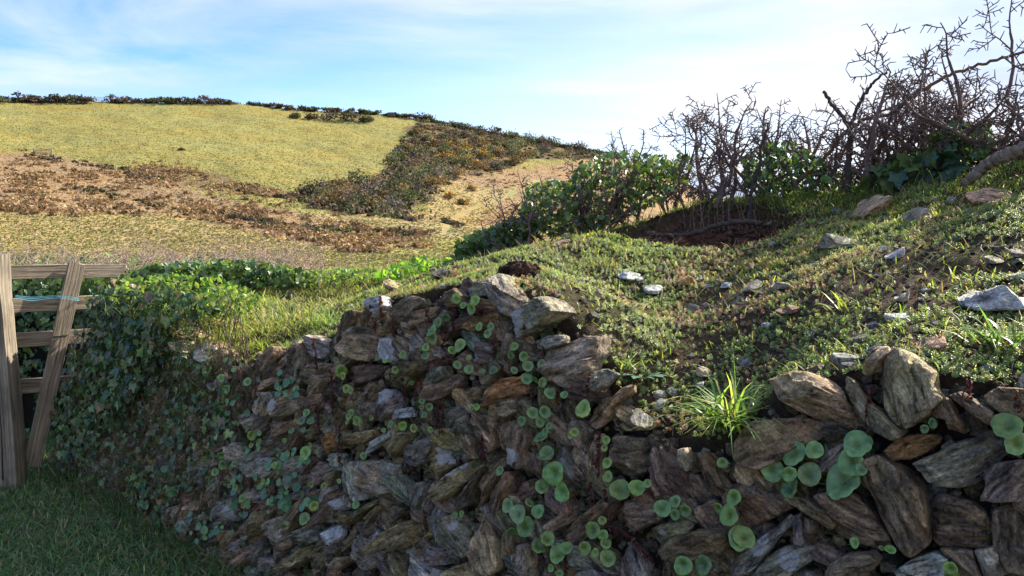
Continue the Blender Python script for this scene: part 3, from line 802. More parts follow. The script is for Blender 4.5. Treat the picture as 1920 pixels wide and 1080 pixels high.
tag(mesh('small_stones', np.concatenate(Vs), [np.concatenate(F3s), np.concatenate(F4s)], M_stone, np.concatenate(Cs), np.concatenate(Ls), parent=wall, sharp=24), kind='stuff')

# ------------------------------------------------------------------ terrain
def slope_of(py):
    q = (540 - np.asarray(py, float)) / FPX
    return (cp * q - sp_) / (cp + sp_ * q)
skyc = [(-900, 215), (-200, 192), (0, 190), (460, 194), (560, 206), (700, 214), (800, 224), (900, 246), (1000, 266), (1130, 287), (1230, 318), (1330, 372), (1450, 425), (1700, 440), (3000, 445)]
def in_poly(px, py, poly):
    px = np.asarray(px, float); py = np.asarray(py, float); c = np.zeros(px.shape, bool); n = len(poly)
    for i in range(n):
        x1, y1 = poly[i]; x2, y2 = poly[i - 1]
        if y1 == y2: continue
        k = ((y1 > py) != (y2 > py)) & (px < (x2 - x1) * (py - y1) / (y2 - y1) + x1)
        c ^= k
    return c
azs = np.concatenate([np.radians(np.linspace(-180, -47, 60, endpoint=False)), np.arctan((np.arange(-500, 2421, 5) - 960) / FPX), np.radians(np.linspace(47, 180, 60)[1:])])
azs = np.sort(azs)
tpx = 960 + FPX * np.tan(np.clip(azs, -1.05, 1.05)); tsky = np.interp(tpx, [c[0] for c in skyc], [c[1] for c in skyc])
qn = np.concatenate([np.geomspace(0.6, 45, 60)[:-1]]); qf = np.linspace(0, 1, 300); qb = np.linspace(1, 2.4, 40)[1:]
caz = np.cos(np.clip(azs, -1.0, 1.0))
trows, tr = [], []
z45 = CAMZ + 45 * caz * slope_of(532)
for r in qn: trows.append((-0.03 + (z45 + 0.03) * sst(r, 8, 45) ** 1.0, np.full(len(azs), r)))
for q in qf:
    py = 532 + (tsky - 532) * q
    r = 45 + 215 * q ** 1.35
    trows.append((CAMZ + r * caz * slope_of(py), np.full(len(azs), r)))
ztop = trows[-1][0]
for q in qb:
    r = 260 + 500 * (q - 1)
    trows.append((ztop + (r - 260) * 0.02 - 0.0012 * (r - 260) ** 2 * .3, np.full(len(azs), r)))
TR = np.array([t[1] for t in trows]); TZ = np.array([t[0] for t in trows])
TX = TR * np.sin(azs); TY = TR * np.cos(azs)
TZ = TZ + (0.9 * fbm(p3(TX / 22, TY / 22), 3, 31) + 0.22 * fbm(p3(TX / 4, TY / 4), 3, 33)) * sst(TR, 30, 80) * (1 - .6 * sst(TR, 235, 262))
TZ = TZ + 0.015 * fbm(p3(TX * 1.4, TY * 1.4), 4, 35) * (1 - sst(TR, 10, 20))
TP = np.stack([TX, TY, TZ], -1)
tppx, tppy, tw = proj(TP); 
wx = tppx + 16 * fbm(p3(TX / 6, TY / 6), 3, 41); wy = tppy + 5 * fbm(p3(TX / 6, TY / 6), 3, 43)
P_BR = [(-200, 285), (60, 285), (120, 292), (240, 322), (330, 346), (430, 372), (560, 402), (700, 425), (800, 440), (785, 470), (650, 472), (560, 455), (430, 425), (340, 405), (250, 400), (120, 402), (-200, 385)]
P_ST = [(235, 318), (300, 310), (400, 322), (432, 345), (560, 362), (640, 400), (540, 372), (350, 352), (260, 336)]
P_B3 = [(410, 402), (520, 418), (600, 428), (770, 428), (785, 446), (660, 470), (590, 457), (500, 432)]
P_SC = [(790, 215), (960, 240), (1140, 285), (1140, 300), (1000, 300), (930, 322), (850, 335), (800, 375), (740, 400), (800, 418), (700, 405), (600, 388), (555, 368), (600, 352), (720, 335), (742, 300), (760, 262), (780, 235)]
P_RS = [(830, 330), (940, 320), (1140, 296), (1300, 320), (1300, 420), (1000, 430), (900, 420), (960, 360), (880, 350)]
P_PA = [(1010, 335), (1022, 338), (955, 370), (885, 396), (845, 422), (838, 440), (826, 440), (835, 412), (878, 390), (945, 364)]
P_GR = [(600, 490), (700, 465), (880, 440), (900, 540), (600, 540)]
g_c = np.array([0.225, 0.210, 0.075]); lo_c = np.array([0.30, 0.235, 0.115]); br_c = np.array([0.255, 0.185, 0.11]); sc_c = np.array([0.14, 0.11, 0.06])
pa_c = np.array([0.27, 0.245, 0.11]); gr_c = np.array([0.24, 0.25, 0.075]); rs_c = np.array([0.27, 0.19, 0.11])
tc = np.where((wy > 330)[..., None], lo_c, g_c) * np.ones(TP.shape)
tc = np.where((tppx < 800)[..., None] & (wy < 400)[..., None], g_c, tc)
for P_, c_ in ((P_RS, rs_c), (P_BR, br_c), (P_ST, br_c * .7), (P_B3, br_c * .75), (P_SC, sc_c), (P_GR, gr_c), (P_PA, pa_c)):
    tc = np.where((in_poly(wx, wy, P_) & (TR > 40))[..., None], c_, tc)
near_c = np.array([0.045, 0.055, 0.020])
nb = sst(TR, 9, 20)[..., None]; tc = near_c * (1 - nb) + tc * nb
tc = np.where((TR > 266)[..., None], g_c * .7, tc)
nA = len(azs); nT = len(TR)
i = np.arange(nT - 1)[:, None] * nA + np.arange(nA - 1)[None]
F = np.stack([i, i + 1, i + nA + 1, i + nA], -1).reshape(-1, 4)
cen = np.array([[0, 0, -0.03]])
Vt = np.concatenate([TP.reshape(-1, 3), cen]); Ft = np.array([(nA * nT, j + 1, j) for j in range(nA - 1)])
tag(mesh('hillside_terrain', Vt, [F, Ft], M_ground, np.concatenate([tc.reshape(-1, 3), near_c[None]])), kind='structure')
FARROW0 = len(qn)
_rows_far = slice(FARROW0, FARROW0 + len(qf))
def terr(px, py):
    """pixels -> points on the far hillside"""
    px = np.atleast_1d(np.asarray(px, float)); py = np.atleast_1d(np.asarray(py, float))
    col = np.searchsorted(tpx, px).clip(1, nA - 1)
    out = np.zeros((len(px), 3))
    colpy = tppy[_rows_far][:, col]                    # rows x n
    d = np.abs(colpy - py[None]); ri = d.argmin(0)
    f = R.rand(len(px))[:, None]
    a = TP[_rows_far][ri, col]; b = TP[_rows_far][ri, col - 1]
    t = ((px - tpx[col - 1]) / (tpx[col] - tpx[col - 1]))[:, None]
    p = b * (1 - t) + a * t
    return p
def psample(poly, n):
    P = np.array(poly, float); lo, hi = P.min(0), P.max(0); out = np.zeros((0, 2))
    while len(out) < n:
        q = lo + R.rand(n * 2, 2) * (hi - lo); out = np.concatenate([out, q[in_poly(q[:, 0], q[:, 1], poly)]])
    return out[:n]
def bushcards(cen, rad, ncard, size, cols, jit=0.25, zmul=0.8):
    """leaf-clump cards in a dome volume; cen (n,3) rad (n,)"""
    n = len(cen); k = ncard
    d = R.randn(n * k, 3); d /= np.linalg.norm(d, axis=1, keepdims=True); d[:, 2] = np.abs(d[:, 2]) * 1.0 - 0.1
    rr = (R.rand(n * k) ** 0.4) * (0.75 + .5 * R.rand(n * k))
    rep = np.repeat(np.arange(n), k)
    p = cen[rep] + d * (rad[rep] * rr)[:, None] * np.array([1, 1, zmul])
    nr = d + 0.8 * R.randn(n * k, 3)
    fr = frames(nr, R.randn(n * k, 3))
    base = mixcol(cols, n, 0.28)[rep] * (1 + jit * R.randn(n * k, 1)).clip(.4, 1.9)
    return scatter(CARD_V, CARD_F, p, fr, size * (0.6 + 0.8 * R.rand(n * k)), base)
DK = [(0.060, 0.052, 0.042), (0.085, 0.070, 0.060), (0.055, 0.066, 0.032), (0.11, 0.082, 0.075), (0.075, 0.085, 0.042)]
# heath scrub
q = psample(P_SC, 1250); c = terr(q[:, 0] + 6 * R.randn(len(q)), q[:, 1] + 2 * R.randn(len(q)))
V, F, C = bushcards(c, 0.6 + 2.0 * R.rand(len(c)) ** 3, 46, 0.38, DK + [(0.14, 0.15, 0.085), (0.17, 0.12, 0.10), (0.19, 0.15, 0.10)])
tag(mesh('heath_scrub', V, F, M_far, C, smooth=False), kind='stuff')
q = psample(P_SC, 130); c = terr(q[:, 0], q[:, 1])
V, F, C = bushcards(c + [0, 0, .5], 1.5 + 1.6 * R.rand(len(c)), 170, 0.40, [(0.10, 0.12, 0.055), (0.12, 0.09, 0.075), (0.14, 0.14, 0.085), (0.17, 0.12, 0.06), (0.07, 0.078, 0.04), (0.115, 0.10, 0.095)], jit=.2, zmul=.9)
tag(mesh('tall_scrub', V, F, M_far, C, smooth=False), kind='stuff')
# bracken
qs = np.concatenate([psample(P_BR, 2600), psample(P_ST, 650), psample(P_B3, 650), psample(P_RS, 350)])
cn = fbm(np.stack([qs[:, 0] / 60, qs[:, 1] / 14, 0 * qs[:, 0]], -1), 3, 51)
qs = qs + R.randn(*qs.shape) * [12, 4.5]; qs = qs[(cn > 0.16) | (R.rand(len(qs)) < .12)]
c = terr(qs[:, 0], qs[:, 1])
V, F, C = bushcards(c, 0.35 + 0.55 * R.rand(len(c)), 22, 0.30, [(0.26, 0.170, 0.10), (0.22, 0.140, 0.085), (0.30, 0.215, 0.12), (0.20, 0.14, 0.085)], zmul=.8)
tag(mesh('dead_bracken', V, F, M_far, C, smooth=False), kind='stuff')
dk = psample([(240, 395), (420, 372), (560, 392), (700, 412), (430, 360), (300, 345)], 10)
ql = []
for a_, b_, n_ in (((420, 405), (580, 432), 60), ((580, 432), (780, 440), 60), ((450, 358), (640, 386), 70), ((240, 322), (330, 345), 30), ((60, 292), (240, 318), 30), ((830, 415), (870, 425), 22), ((150, 352), (330, 395), 24)):
    t = R.rand(n_, 1); ql.append(np.array(a_) * (1 - t) + np.array(b_) * t + R.randn(n_, 2) * np.array([3, 2.0]))
ql = np.concatenate(ql); c = terr(ql[:, 0], ql[:, 1])
V, F, C = bushcards(c, 0.35 + 0.5 * R.rand(len(c)), 30, 0.3, DK, zmul=.8)
tag(mesh('low_scrub', V, F, M_far, C, smooth=False), kind='stuff')
# tussocky grass over the fields
q = np.stack([R.uniform(-40, 1160, 70000), 188 + 350 * R.rand(70000) ** 1.0], 1)
sky_y = np.interp(q[:, 0], [c_[0] for c_ in skyc], [c_[1] for c_ in skyc])
ok = (q[:, 1] > sky_y + 3) & ~in_poly(q[:, 0], q[:, 1], P_SC) & ~in_poly(q[:, 0], q[:, 1], P_PA)
q = q[ok]; c = terr(q[:, 0], q[:, 1])
dist = np.linalg.norm(c, axis=1)
cc = mixcol([(0.24, 0.23, 0.08), (0.225, 0.222, 0.075), (0.26, 0.235, 0.095), (0.165, 0.18, 0.055)], len(c), 0.08)
lowf = (q[:, 1] > 395)[:, None] & (R.rand(len(c), 1) < .6)
cc = np.where(lowf, mixcol([(0.35, 0.28, 0.15), (0.32, 0.26, 0.12), (0.28, 0.26, 0.10)], len(c), .15), cc)
isb = in_poly(q[:, 0], q[:, 1], P_BR) | in_poly(q[:, 0], q[:, 1], P_RS)
cc = np.where(isb[:, None], mixcol([(0.29, 0.19, 0.115), (0.33, 0.25, 0.14)], len(c), .15), cc)
a = R.rand(len(c)) * 2 * np.pi
wd = (0.16 + 0.22 * R.rand(len(c)))[:, None]; ht = (0.05 + 0.07 * R.rand(len(c)))[:, None]
sd = np.stack([np.cos(a), np.sin(a), 0 * a], 1); fw = np.stack([-np.sin(a), np.cos(a), 0 * a], 1)
up = np.array([0, 0, 1.0])
V = np.stack([c - sd * wd - up * .1, c + sd * wd - up * .1, c + sd * wd * .5 + up * ht + fw * ht * .4, c - sd * wd * .4 + up * ht * 1.2 - fw * ht * .3, c + fw * wd - up * .1, c - fw * wd - up * .1], 1).reshape(-1, 3)
o_ = (np.arange(len(c)) * 6)[:, None]
tag(mesh('field_tussocks', V, [o_ + [0, 1, 2, 3], o_ + [0, 4, 3], o_ + [5, 1, 2]], M_far, np.repeat(cc, 6, 0), smooth=False), kind='stuff')
# gorse, with yellow flowering tops
def bush_thing(name, px, py, rad, n, size, cols, label, cat, group, zmul=0.8, part='foliage', flower=0):
    p = terr(px, py)[0]
    root = empty(name, p, label, cat, group)
    cen = p + R.randn(7, 3) * np.array([.42, .42, .16]) * rad + np.array([0, 0, rad * .15])
    V, F, C = bushcards(cen, np.full(7, rad * .62), n // 7, size, cols, zmul=zmul)
    mesh(part, V, F, M_far, C, smooth=False, parent=root)
    st = [(p + np.array([0, 0, -.2]), p + np.array([R.randn() * rad * .3, R.randn() * rad * .3, rad * .5]), rad * .05, rad * .03) for _ in range(4)]
    V, F = tubes(st); mesh('stem', V, F, M_bark, np.tile([[.06, .05, .045]], (len(V), 1)), parent=root)
    if flower:
        pp = cen[R.randint(0, 7, flower)] + R.randn(flower, 3) * rad * .25 + np.array([0, 0, rad * .42])
        V, F, C = scatter(CARD_V, CARD_F, pp, frames(R.randn(flower, 3), R.randn(flower, 3)), 0.26 * (0.5 + R.rand(flower)), mixcol([(0.55, 0.30, 0.03), (0.50, 0.36, 0.05)], flower, .15))
        mesh('blossom', V, F, M_far, C, smooth=False, parent=root)
    return root
GO = [(0.22, 0.13, 0.05), (0.13, 0.11, 0.045), (0.30, 0.17, 0.055)]
gl = [(835, 277, 2.6, 'on the left of the orange patch'), (868, 284, 2.6, 'in the middle of the orange patch'), (905, 297, 2.6, 'on the right of the orange patch'),
      (838, 298, 2.2, 'below the left of the orange patch'), (872, 306, 2.2, 'below the middle of the orange patch'), (928, 312, 2.2, 'at the lower right tip of the orange patch')]
for px, py, r_, w_ in gl:
    bush_thing('gorse_bush', px, py, r_, 420, 0.35, GO, 'flowering orange gorse bush ' + w_ + ' on the hillside', 'gorse', 'gorse bushes in flower on the right hillside', flower=90)
for px, py, r_, w_ in ((842, 372, 1.5, 'small gorse bush with yellow top left of the hill path'), (868, 384, 1.6, 'brown gorse bush nearest the hill path, below the yellow topped one'), (886, 358, 1.3, 'small gorse bush right above the hill path bend')):
    bush_thing('gorse_bush', px, py, r_, 300, 0.25, GO, w_, 'gorse', 'gorse bushes beside the path', flower=30)
tx = [(560, 218, 1.3, 'leftmost low bush'), (590, 220, 1.6, 'second bush from the left'), (622, 222, 3.2, 'tall rust topped bush'), (655, 224, 2.6, 'wide bush right of the tall one'), (690, 226, 2.0, 'rightmost bush')]
for px, py, r_, w_ in tx:
    r_ *= 1.5; py += 3
    bush_thing('field_bush', px, py, r_, 500, 0.4, DK + [(0.13, 0.08, 0.035)], w_ + ' of the dark clump high in the field', 'bush', 'dark bushes at the top of the green field', flower=0)
# skyline hedge
k = 0
for px in list(range(-15, 180, 21)) + list(range(222, 462, 22)) + list(range(486, 800, 22)):
    ys = np.interp(px, [c_[0] for c_ in skyc], [c_[1] for c_ in skyc]); k += 1
    r_ = 1.35 + 0.5 * R.rand() if px < 470 else 1.15 + .35 * R.rand()
    spc = 1 if px == 153 else 2 if px == 69 else 0
    if spc: r_ = 2.3 if spc == 1 else 1.8
    px_ = px + R.uniform(-3, 3)
    pt = terr(px_, ys + 1.0)[0]
    hd = 'dark hedgerow bush on the hill skyline, number %d' % k
    where = ('left of the skyline gate' if px < 190 else 'between the hill gate and the hedge gap' if px < 470 else 'right of the hedge gap')
    b = bush_thing('hedgerow_bush', px_, ys + 1.0, r_ * 1.75, 420, 0.42, DK + [(0.10, 0.06, 0.045)],
               'low dark hedgerow bush on the skyline ' + where if not spc else ('largest round bush on the skyline just left of the hill gate' if spc == 1 else 'taller ragged bush on the skyline near the left edge'),
               'bush', 'hedgerow bushes on the skyline, ' + where, zmul=.55)
# ridge scrub right of the field, on the skyline
V, F, C = bushcards(terr(np.linspace(790, 1160, 150), np.interp(np.linspace(790, 1160, 150), [c_[0] for c_ in skyc], [c_[1] for c_ in skyc]) + 2), 0.8 + .9 * R.rand(150), 60, 0.42, DK)
tag(mesh('ridge_scrub', V, F, M_far, C, smooth=False), kind='stuff')
# lone tree on the ridge
p = terr(935, 247)[0]
t = empty('lone_tree', p, 'small round headed lone tree standing on the ridge', 'tree')
V, F = tubes([(p + np.array([0, 0, -.3]), p + np.array([.05, 0, 1.1]), .13, .10), (p + np.array([.05, 0, 1.1]), p + np.array([-.4, 0, 1.9]), .07, .04), (p + np.array([.05, 0, 1.1]), p + np.array([.5, 0, 2.0]), .07, .04)])
mesh('trunk', V, F, M_bark, np.tile([[.05, .045, .04]], (len(V), 1)), parent=t)
V, F, C = bushcards(p + np.array([0, 0, 1.7]) + R.randn(6, 3) * [.5, .4, .2], np.full(6, .7), 45, .28, DK)
mesh('crown', V, F, M_far, C, smooth=False, parent=t)
# far gates and posts
def boxv(c, h, M=None, tw=0.0):
    c = np.asarray(c, float); h = np.asarray(h, float)
    v = np.array([(x, y, z) for x in (-1, 1) for y in (-1, 1) for z in (-1, 1)], float) * h
    if M is not None: v = v @ np.asarray(M).T
    return v + c, np.array([(0, 1, 3, 2), (4, 6, 7, 5), (0, 4, 5, 1), (2, 3, 7, 6), (0, 2, 6, 4), (1, 5, 7, 3)])
def far_gate(px, py, w, h, label, col):
    p = terr(px, py)[0]; g = empty('field_gate', p, label, 'gate')
    for sx in (-1, 1):
        V, F = boxv(p + np.array([sx * w / 2, 0, h * .5 - .1]), (.09, .09, h * .5 + .15)); mesh('post', V, F, M_wood, np.tile([col], (8, 1)), V, False, g)
    for kz in range(4):
        V, F = boxv(p + np.array([0, 0, h * (.25 + .23 * kz)]), (w / 2 - .09, .035, .05)); mesh('rail', V, F, M_wood, np.tile([col], (8, 1)), V, False, g)
far_gate(90, 291, 3.6, 1.25, 'grey five bar field gate above the red bracken at the left', [.25, .22, .18])
far_gate(203, 190.5, 3.4, 1.35, 'pale gate in the gap of the skyline hedge', [.55, .55, .52])
for px, py, w_ in ((224, 321, 'leftmost'), (300, 333, 'second from left'), (420, 350, 'middle'), (492, 362, 'second from right'), (535, 370, 'rightmost')):
    p = terr(px, py)[0]; V, F = boxv(p + np.array([0, 0, .5]), (.07, .07, .7))
    tag(mesh('fence_post', V - 0, F, M_wood, np.tile([[.35, .3, .24]], (8, 1)), V, False), w_ + ' of the thin fence posts along the lower edge of the field', 'post', 'fence posts along the field edge')
# tiny dark animal-like clump in the field
bush_thing('field_bush', 347, 281, 0.75, 120, .22, DK[:2], 'tiny dark lone clump in the middle of the green field', 'bush', None)

# ------------------------------------------------------------------ lawn at the foot of the wall
def visible(P, m=60):
    x, y, w = proj(P); return (w > 0.2) & (x > -m) & (x < 1920 + m) & (y > -m) & (y < 1080 + m)
def ground_pt(n, x0, x1, y0, y1):
    return np.stack([R.uniform(x0, x1, n), R.uniform(y0, y1, n), np.full(n, -0.03)], 1)
P = ground_pt(230000, -6.2, -0.9, 2.6, 6.5); P = P[visible(P, 350)]
s_, u_ = su(P); P = P[(u_ < 0.06) | (s_ < -2.1)]
P = P[(fbm(P * np.array([2.2, 2.2, 0]), 3, 61) > -0.6)]
print('lawn', len(P))
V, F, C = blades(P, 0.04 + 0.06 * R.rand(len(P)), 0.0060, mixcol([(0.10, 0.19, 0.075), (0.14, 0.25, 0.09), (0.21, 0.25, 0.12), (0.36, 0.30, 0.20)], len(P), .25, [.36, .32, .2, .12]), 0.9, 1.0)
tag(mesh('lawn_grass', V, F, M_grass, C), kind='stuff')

s = R.uniform(-2.4, .6, 5200); P = O + s[:, None] * DW - MW * np.abs(R.randn(5200, 1)) * .05 + [0, 0, -.02]; P = P[visible(P)]
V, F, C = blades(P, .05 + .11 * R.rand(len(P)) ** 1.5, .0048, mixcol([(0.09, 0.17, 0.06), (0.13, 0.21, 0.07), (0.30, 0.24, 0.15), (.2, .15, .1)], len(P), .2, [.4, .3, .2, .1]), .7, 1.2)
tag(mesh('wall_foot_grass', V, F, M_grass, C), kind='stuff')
P = ground_pt(900, -5.0, -.9, 2.6, 6.0); P = P[visible(P)]; s_, u_ = su(P); P = P[(u_ < .02)] + [0, 0, .04]; n = len(P)
V, F, C = scatter(OV_V, OV_F, P, frames(R.randn(n, 3) * .5 + [0, 0, 1], R.randn(n, 3)), .016 + .03 * R.rand(n), mixcol([(.22, .14, .08), (.14, .09, .06), (.30, .22, .12), (.18, .2, .08)], n, .2))
tag(mesh('fallen_leaves', V, F, M_grass, C), kind='stuff')
# ------------------------------------------------------------------ ground cover on the bank
def bank_sample(n, s0=-2.2, s1=4.4, umax=0.9):
    s = R.uniform(s0, s1, n); Hh = Hf(s); ut = BAT * Hh; w = R.rand(n)
    u = ut + 0.02 + (UCf(s) + umax - ut) * w
    P = bankpt(s, u); ok = visible(P) & (Hh > 0.1)
    return s[ok], u[ok], P[ok]
# stonecrop sprigs
def sprigV():
    vs, fs = [], []
    for lv, (nl, rad, z, tilt) in enumerate(((5, 1.0, 0.0, .5), (4, .68, .55, .8), (3, .36, 1.0, 1.2))):
        for j in range(nl):
            a = 2 * np.pi * j / nl + lv * .6; ca, sa = math.cos(a), math.sin(a); o = len(vs)
            L = rad; w = .30 * (1 - .15 * lv); zt = z + tilt * .4
            vs += [(0, 0, z), (ca * L * .6 - sa * w, sa * L * .6 + ca * w, z + .18), (ca * L, sa * L, zt), (ca * L * .6 + sa * w, sa * L * .6 - ca * w, z + .18), (ca * L * .55, sa * L * .55, z + .42)]
            fs += [(o, o + 3, o + 4), (o + 3, o + 2, o + 4), (o + 2, o + 1, o + 4), (o + 1, o, o + 4)]
    return np.array(vs, float), np.array(fs)
SV, SF = sprigV()
s, u, P = bank_sample(150000)
w = (u - BAT * Hf(s)) / (UCf(s) - BAT * Hf(s))
den = fbm(np.stack([s * 3.2, u * 3.2, 0 * s], -1), 4, 71)
right = sst(s, -0.2, 0.6)
pr = np.clip(0.44 + 1.2 * den, 0.06, 1) * .85 * (0.15 + .85 * right) * (1 - sst(w, .72, 1.0)) * (1 - scrape_mask(s, u))
ok = R.rand(len(s)) < pr
s, u, P = s[ok], u[ok], P[ok]; print('sprigs', len(P))
nrm = bank_normal(s, u) + 0.35 * R.randn(len(s), 3)
tint = fbm(np.stack([s * 5, u * 5, 0 * s], -1), 3, 73)
c1 = mixcol([(0.19, 0.27, 0.085), (0.25, 0.32, 0.11), (0.33, 0.35, 0.13), (0.14, 0.20, 0.07)], len(s), .18)
c2 = mixcol([(0.34, 0.20, 0.13), (0.38, 0.30, 0.16)], len(s), .18)
cc = np.where((tint > 0.22)[:, None] & (R.rand(len(s), 1) < .55), c2, c1)
V, F, C = scatter(SV, SF, P + nrm * 0.004, frames(nrm, R.randn(len(s), 3)), 0.0048 + 0.0052 * R.rand(len(s)), cc)
tag(mesh('stonecrop_mat', V, F, M_sedum, C), kind='stuff')
# short turf
s, u, P = bank_sample(250000)
w = (u - BAT * Hf(s)) / (UCf(s) - BAT * Hf(s))
den = fbm(np.stack([s * 2.6, u * 2.6, 0 * s], -1), 4, 81)
leftp = 1 - sst(s, -0.35, 0.35)
pr = np.clip(0.30 + 0.9 * (den - .12), 0.10, 1) + 0.45 * sst(w, .55, .85) + 0.50 * leftp * np.clip(.9 + 1.6 * den, .1, 1.4)
pr = pr * (1 - scrape_mask(s, u)) * (1 - .92 * ((fbm(np.stack([s * 4, u * 4, 0 * s], -1), 3, 83) > .2) & (w < .6) & (s < -0.1) & (s > -1.3)))
ok = R.rand(len(s)) < pr * .75
s, u, P, w = s[ok], u[ok], P[ok], w[ok]; print('turf', len(P))
ln = 0.014 + 0.022 * R.rand(len(s)) + 0.05 * sst(w, .78, 1.05) * R.rand(len(s)) + 0.03 * (1 - sst(s, -.5, .3)) * R.rand(len(s))
cc = mixcol([(0.16, 0.26, 0.06), (0.24, 0.32, 0.07), (0.32, 0.34, 0.09), (0.11, 0.19, 0.055), (0.38, 0.31, 0.17)], len(s), .2, [.3, .27, .17, .18, .08])
lf = (s < -.1)[:, None]; cc = np.where(lf, mixcol([(0.28, 0.34, 0.08), (0.34, 0.36, 0.10), (0.20, 0.28, 0.07), (0.42, 0.36, 0.20)], len(s), .2), cc)  # left turf: sunlight painted in as brighter yellow-green, with some dry straw
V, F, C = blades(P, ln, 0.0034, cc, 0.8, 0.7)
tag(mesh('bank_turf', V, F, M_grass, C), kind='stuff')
# longer grass under the hedge and on the left crest
s, u, P = bank_sample(60000, umax=.8)
w = (u - BAT * Hf(s)) / (UCf(s) - BAT * Hf(s))
den = fbm(np.stack([s * 3, u * 3, 0 * s], -1), 3, 91)
ok = (R.rand(len(s)) < (0.75 * sst(w, .82, 1.0) + .16 * (1 - sst(s, -.9, -.2)) * sst(w, .45, .8)) * (den > -.25)) & (scrape_mask(s, u) < .3)
P = P[ok]; s = s[ok]; print('long', len(P))
V, F, C = blades(P, 0.05 + 0.10 * R.rand(len(P)) ** 1.5, 0.0038, mixcol([(0.14, 0.22, 0.05), (0.20, 0.26, 0.07), (0.30, 0.27, 0.13), (0.09, 0.16, 0.045)], len(P), .2), 0.75, 1.1)
tag(mesh('crest_grass', V, F, M_grass, C), kind='stuff')
# dead grass stalks and litter
s, u, P = bank_sample(22000); ok = R.rand(len(s)) < .5; P = P[ok]
V, F, C = blades(P, 0.04 + 0.05 * R.rand(len(P)), 0.0022, mixcol([(0.30, 0.24, 0.15), (0.20, 0.13, 0.08), (0.36, 0.32, 0.22)], len(P), .15), 1.6, 1.4)
tag(mesh('dry_litter', V, F, M_grass, C), kind='stuff')
# moss and small plants between the wall stones
n = 9000
s = R.uniform(-2.0, 3.2, n); z = R.rand(n) * np.maximum(Hf(s) - .03, 0.01)
P = O + s[:, None] * DW + (BAT * z)[:, None] * MW + z[:, None] * np.array([0, 0, 1.]) + NF * (-.006 + .02 * R.rand(n, 1))
mk = fbm(np.stack([s * 4, z * 4, 0 * s], -1), 3, 95) > .42 - .5 * (1 - sst(s, -1.1, -.2))
P = P[mk & visible(P)]; n = len(P)
V, F, C = scatter(SV, SF, P, frames(NF + .6 * R.randn(n, 3) + [0, 0, .5], R.randn(n, 3)), 0.006 + .005 * R.rand(n), mixcol([(.06, .11, .035), (.09, .14, .045), (.12, .11, .05)], n, .2))
tag(mesh('crevice_moss', V, F, M_sedum, C), kind='stuff')

# small stones and earth packed in the joints
n = 15000; s = R.uniform(-2.0, 3.2, n); z = R.rand(n) * np.maximum(Hf(s) - .01, 0.01)
P = O + s[:, None] * DW + (BAT * z)[:, None] * MW + z[:, None] * np.array([0, 0, 1.]) + NF * (-.038 + .030 * R.rand(n, 1)); P = P[visible(P)]; n = len(P)
JV = np.array([(-.5, -.35, 0), (.2, -.5, 0), (.6, 0, 0), (.2, .4, 0), (-.4, .3, 0), (-.42, -.28, .4), (.18, -.4, .36), (.48, 0, .4), (.15, .3, .44), (-.3, .22, .4), (0, 0, .46)])
JF = np.array([(5, 6, 10), (6, 7, 10), (7, 8, 10), (8, 9, 10), (9, 5, 10), (0, 1, 6), (0, 6, 5), (1, 2, 7), (1, 7, 6), (2, 3, 8), (2, 8, 7), (3, 4, 9), (3, 9, 8), (4, 0, 5), (4, 5, 9)])
V, F, C = scatter(JV, JF, P, frames(NF + .5 * R.randn(n, 3), R.randn(n, 3)), .010 + .034 * R.rand(n) ** 2, mixcol([(.16, .12, .085), (.10, .07, .05), (.22, .19, .15), (.13, .12, .06)], n, .25))
tag(mesh('joint_rubble', V, F, M_stone, np.concatenate([C, np.full((len(C), 1), .05)], 1), V, smooth=False), kind='stuff')

# ------------------------------------------------------------------ loose stones
def irregular(n, a, b, ang=0):
    th = np.sort(np.linspace(0, 2 * np.pi, n, endpoint=False) + R.uniform(-.3, .3, n))
    r = 0.8 + .35 * R.rand(n); x = a * r * np.cos(th); y = b * r * np.sin(th)
    return np.stack([x * math.cos(ang) - y * math.sin(ang), x * math.sin(ang) + y * math.cos(ang)], 1)
def loose(px, py, wpx, hpx, tone, label, group='loose stones on the grassy bank', tilt=0.25, steep=0.0, ang=0.0, lich=0.1):
    p = hit_bank(px, py + hpx * .25)
    dist = (p - CAM) @ Fv; W = 1.12 * wpx / FPX * dist / 2
    s0, u0 = su(p); nb_ = bank_normal(np.array([s0]), np.array([u0]))[0]; nb_ = nb_ * .35 + [0, 0, .8]; nb_ /= np.linalg.norm(nb_)
    tocam = (CAM - p); tocam /= np.linalg.norm(tocam)
    ez = nb_ * (1 - steep) + np.array([tocam[0], tocam[1], 0]) * (steep + tilt) + .08 * R.randn(3); ez /= np.linalg.norm(ez)
    ex = np.array([1.0, 0, 0]) - ez * ez[0]; ex /= np.linalg.norm(ex); ey = np.cross(ez, ex)
    f = abs(ey @ (Uv)) + .12
    Hh = hpx / FPX * dist / 2 / f
    Hh = min(max(Hh, W * .3), W * .95)
    T = max(.010, min(W, Hh) * .42)
    g = stone_geo(irregular(8, W, Hh, ang), p + ez * (T * .75 + .006) + np.array([0, 0, Hh * abs(ey[2]) * .5]), ex, ey, ez, T, tone, dome=.20, lich=lich, rings=9, na=44, rough=.3)
    o = mesh('loose_stone', g[0], g[1], M_stone, g[2], g[3], origin=p, sharp=24)
    tag(o, label, 'stone', group)
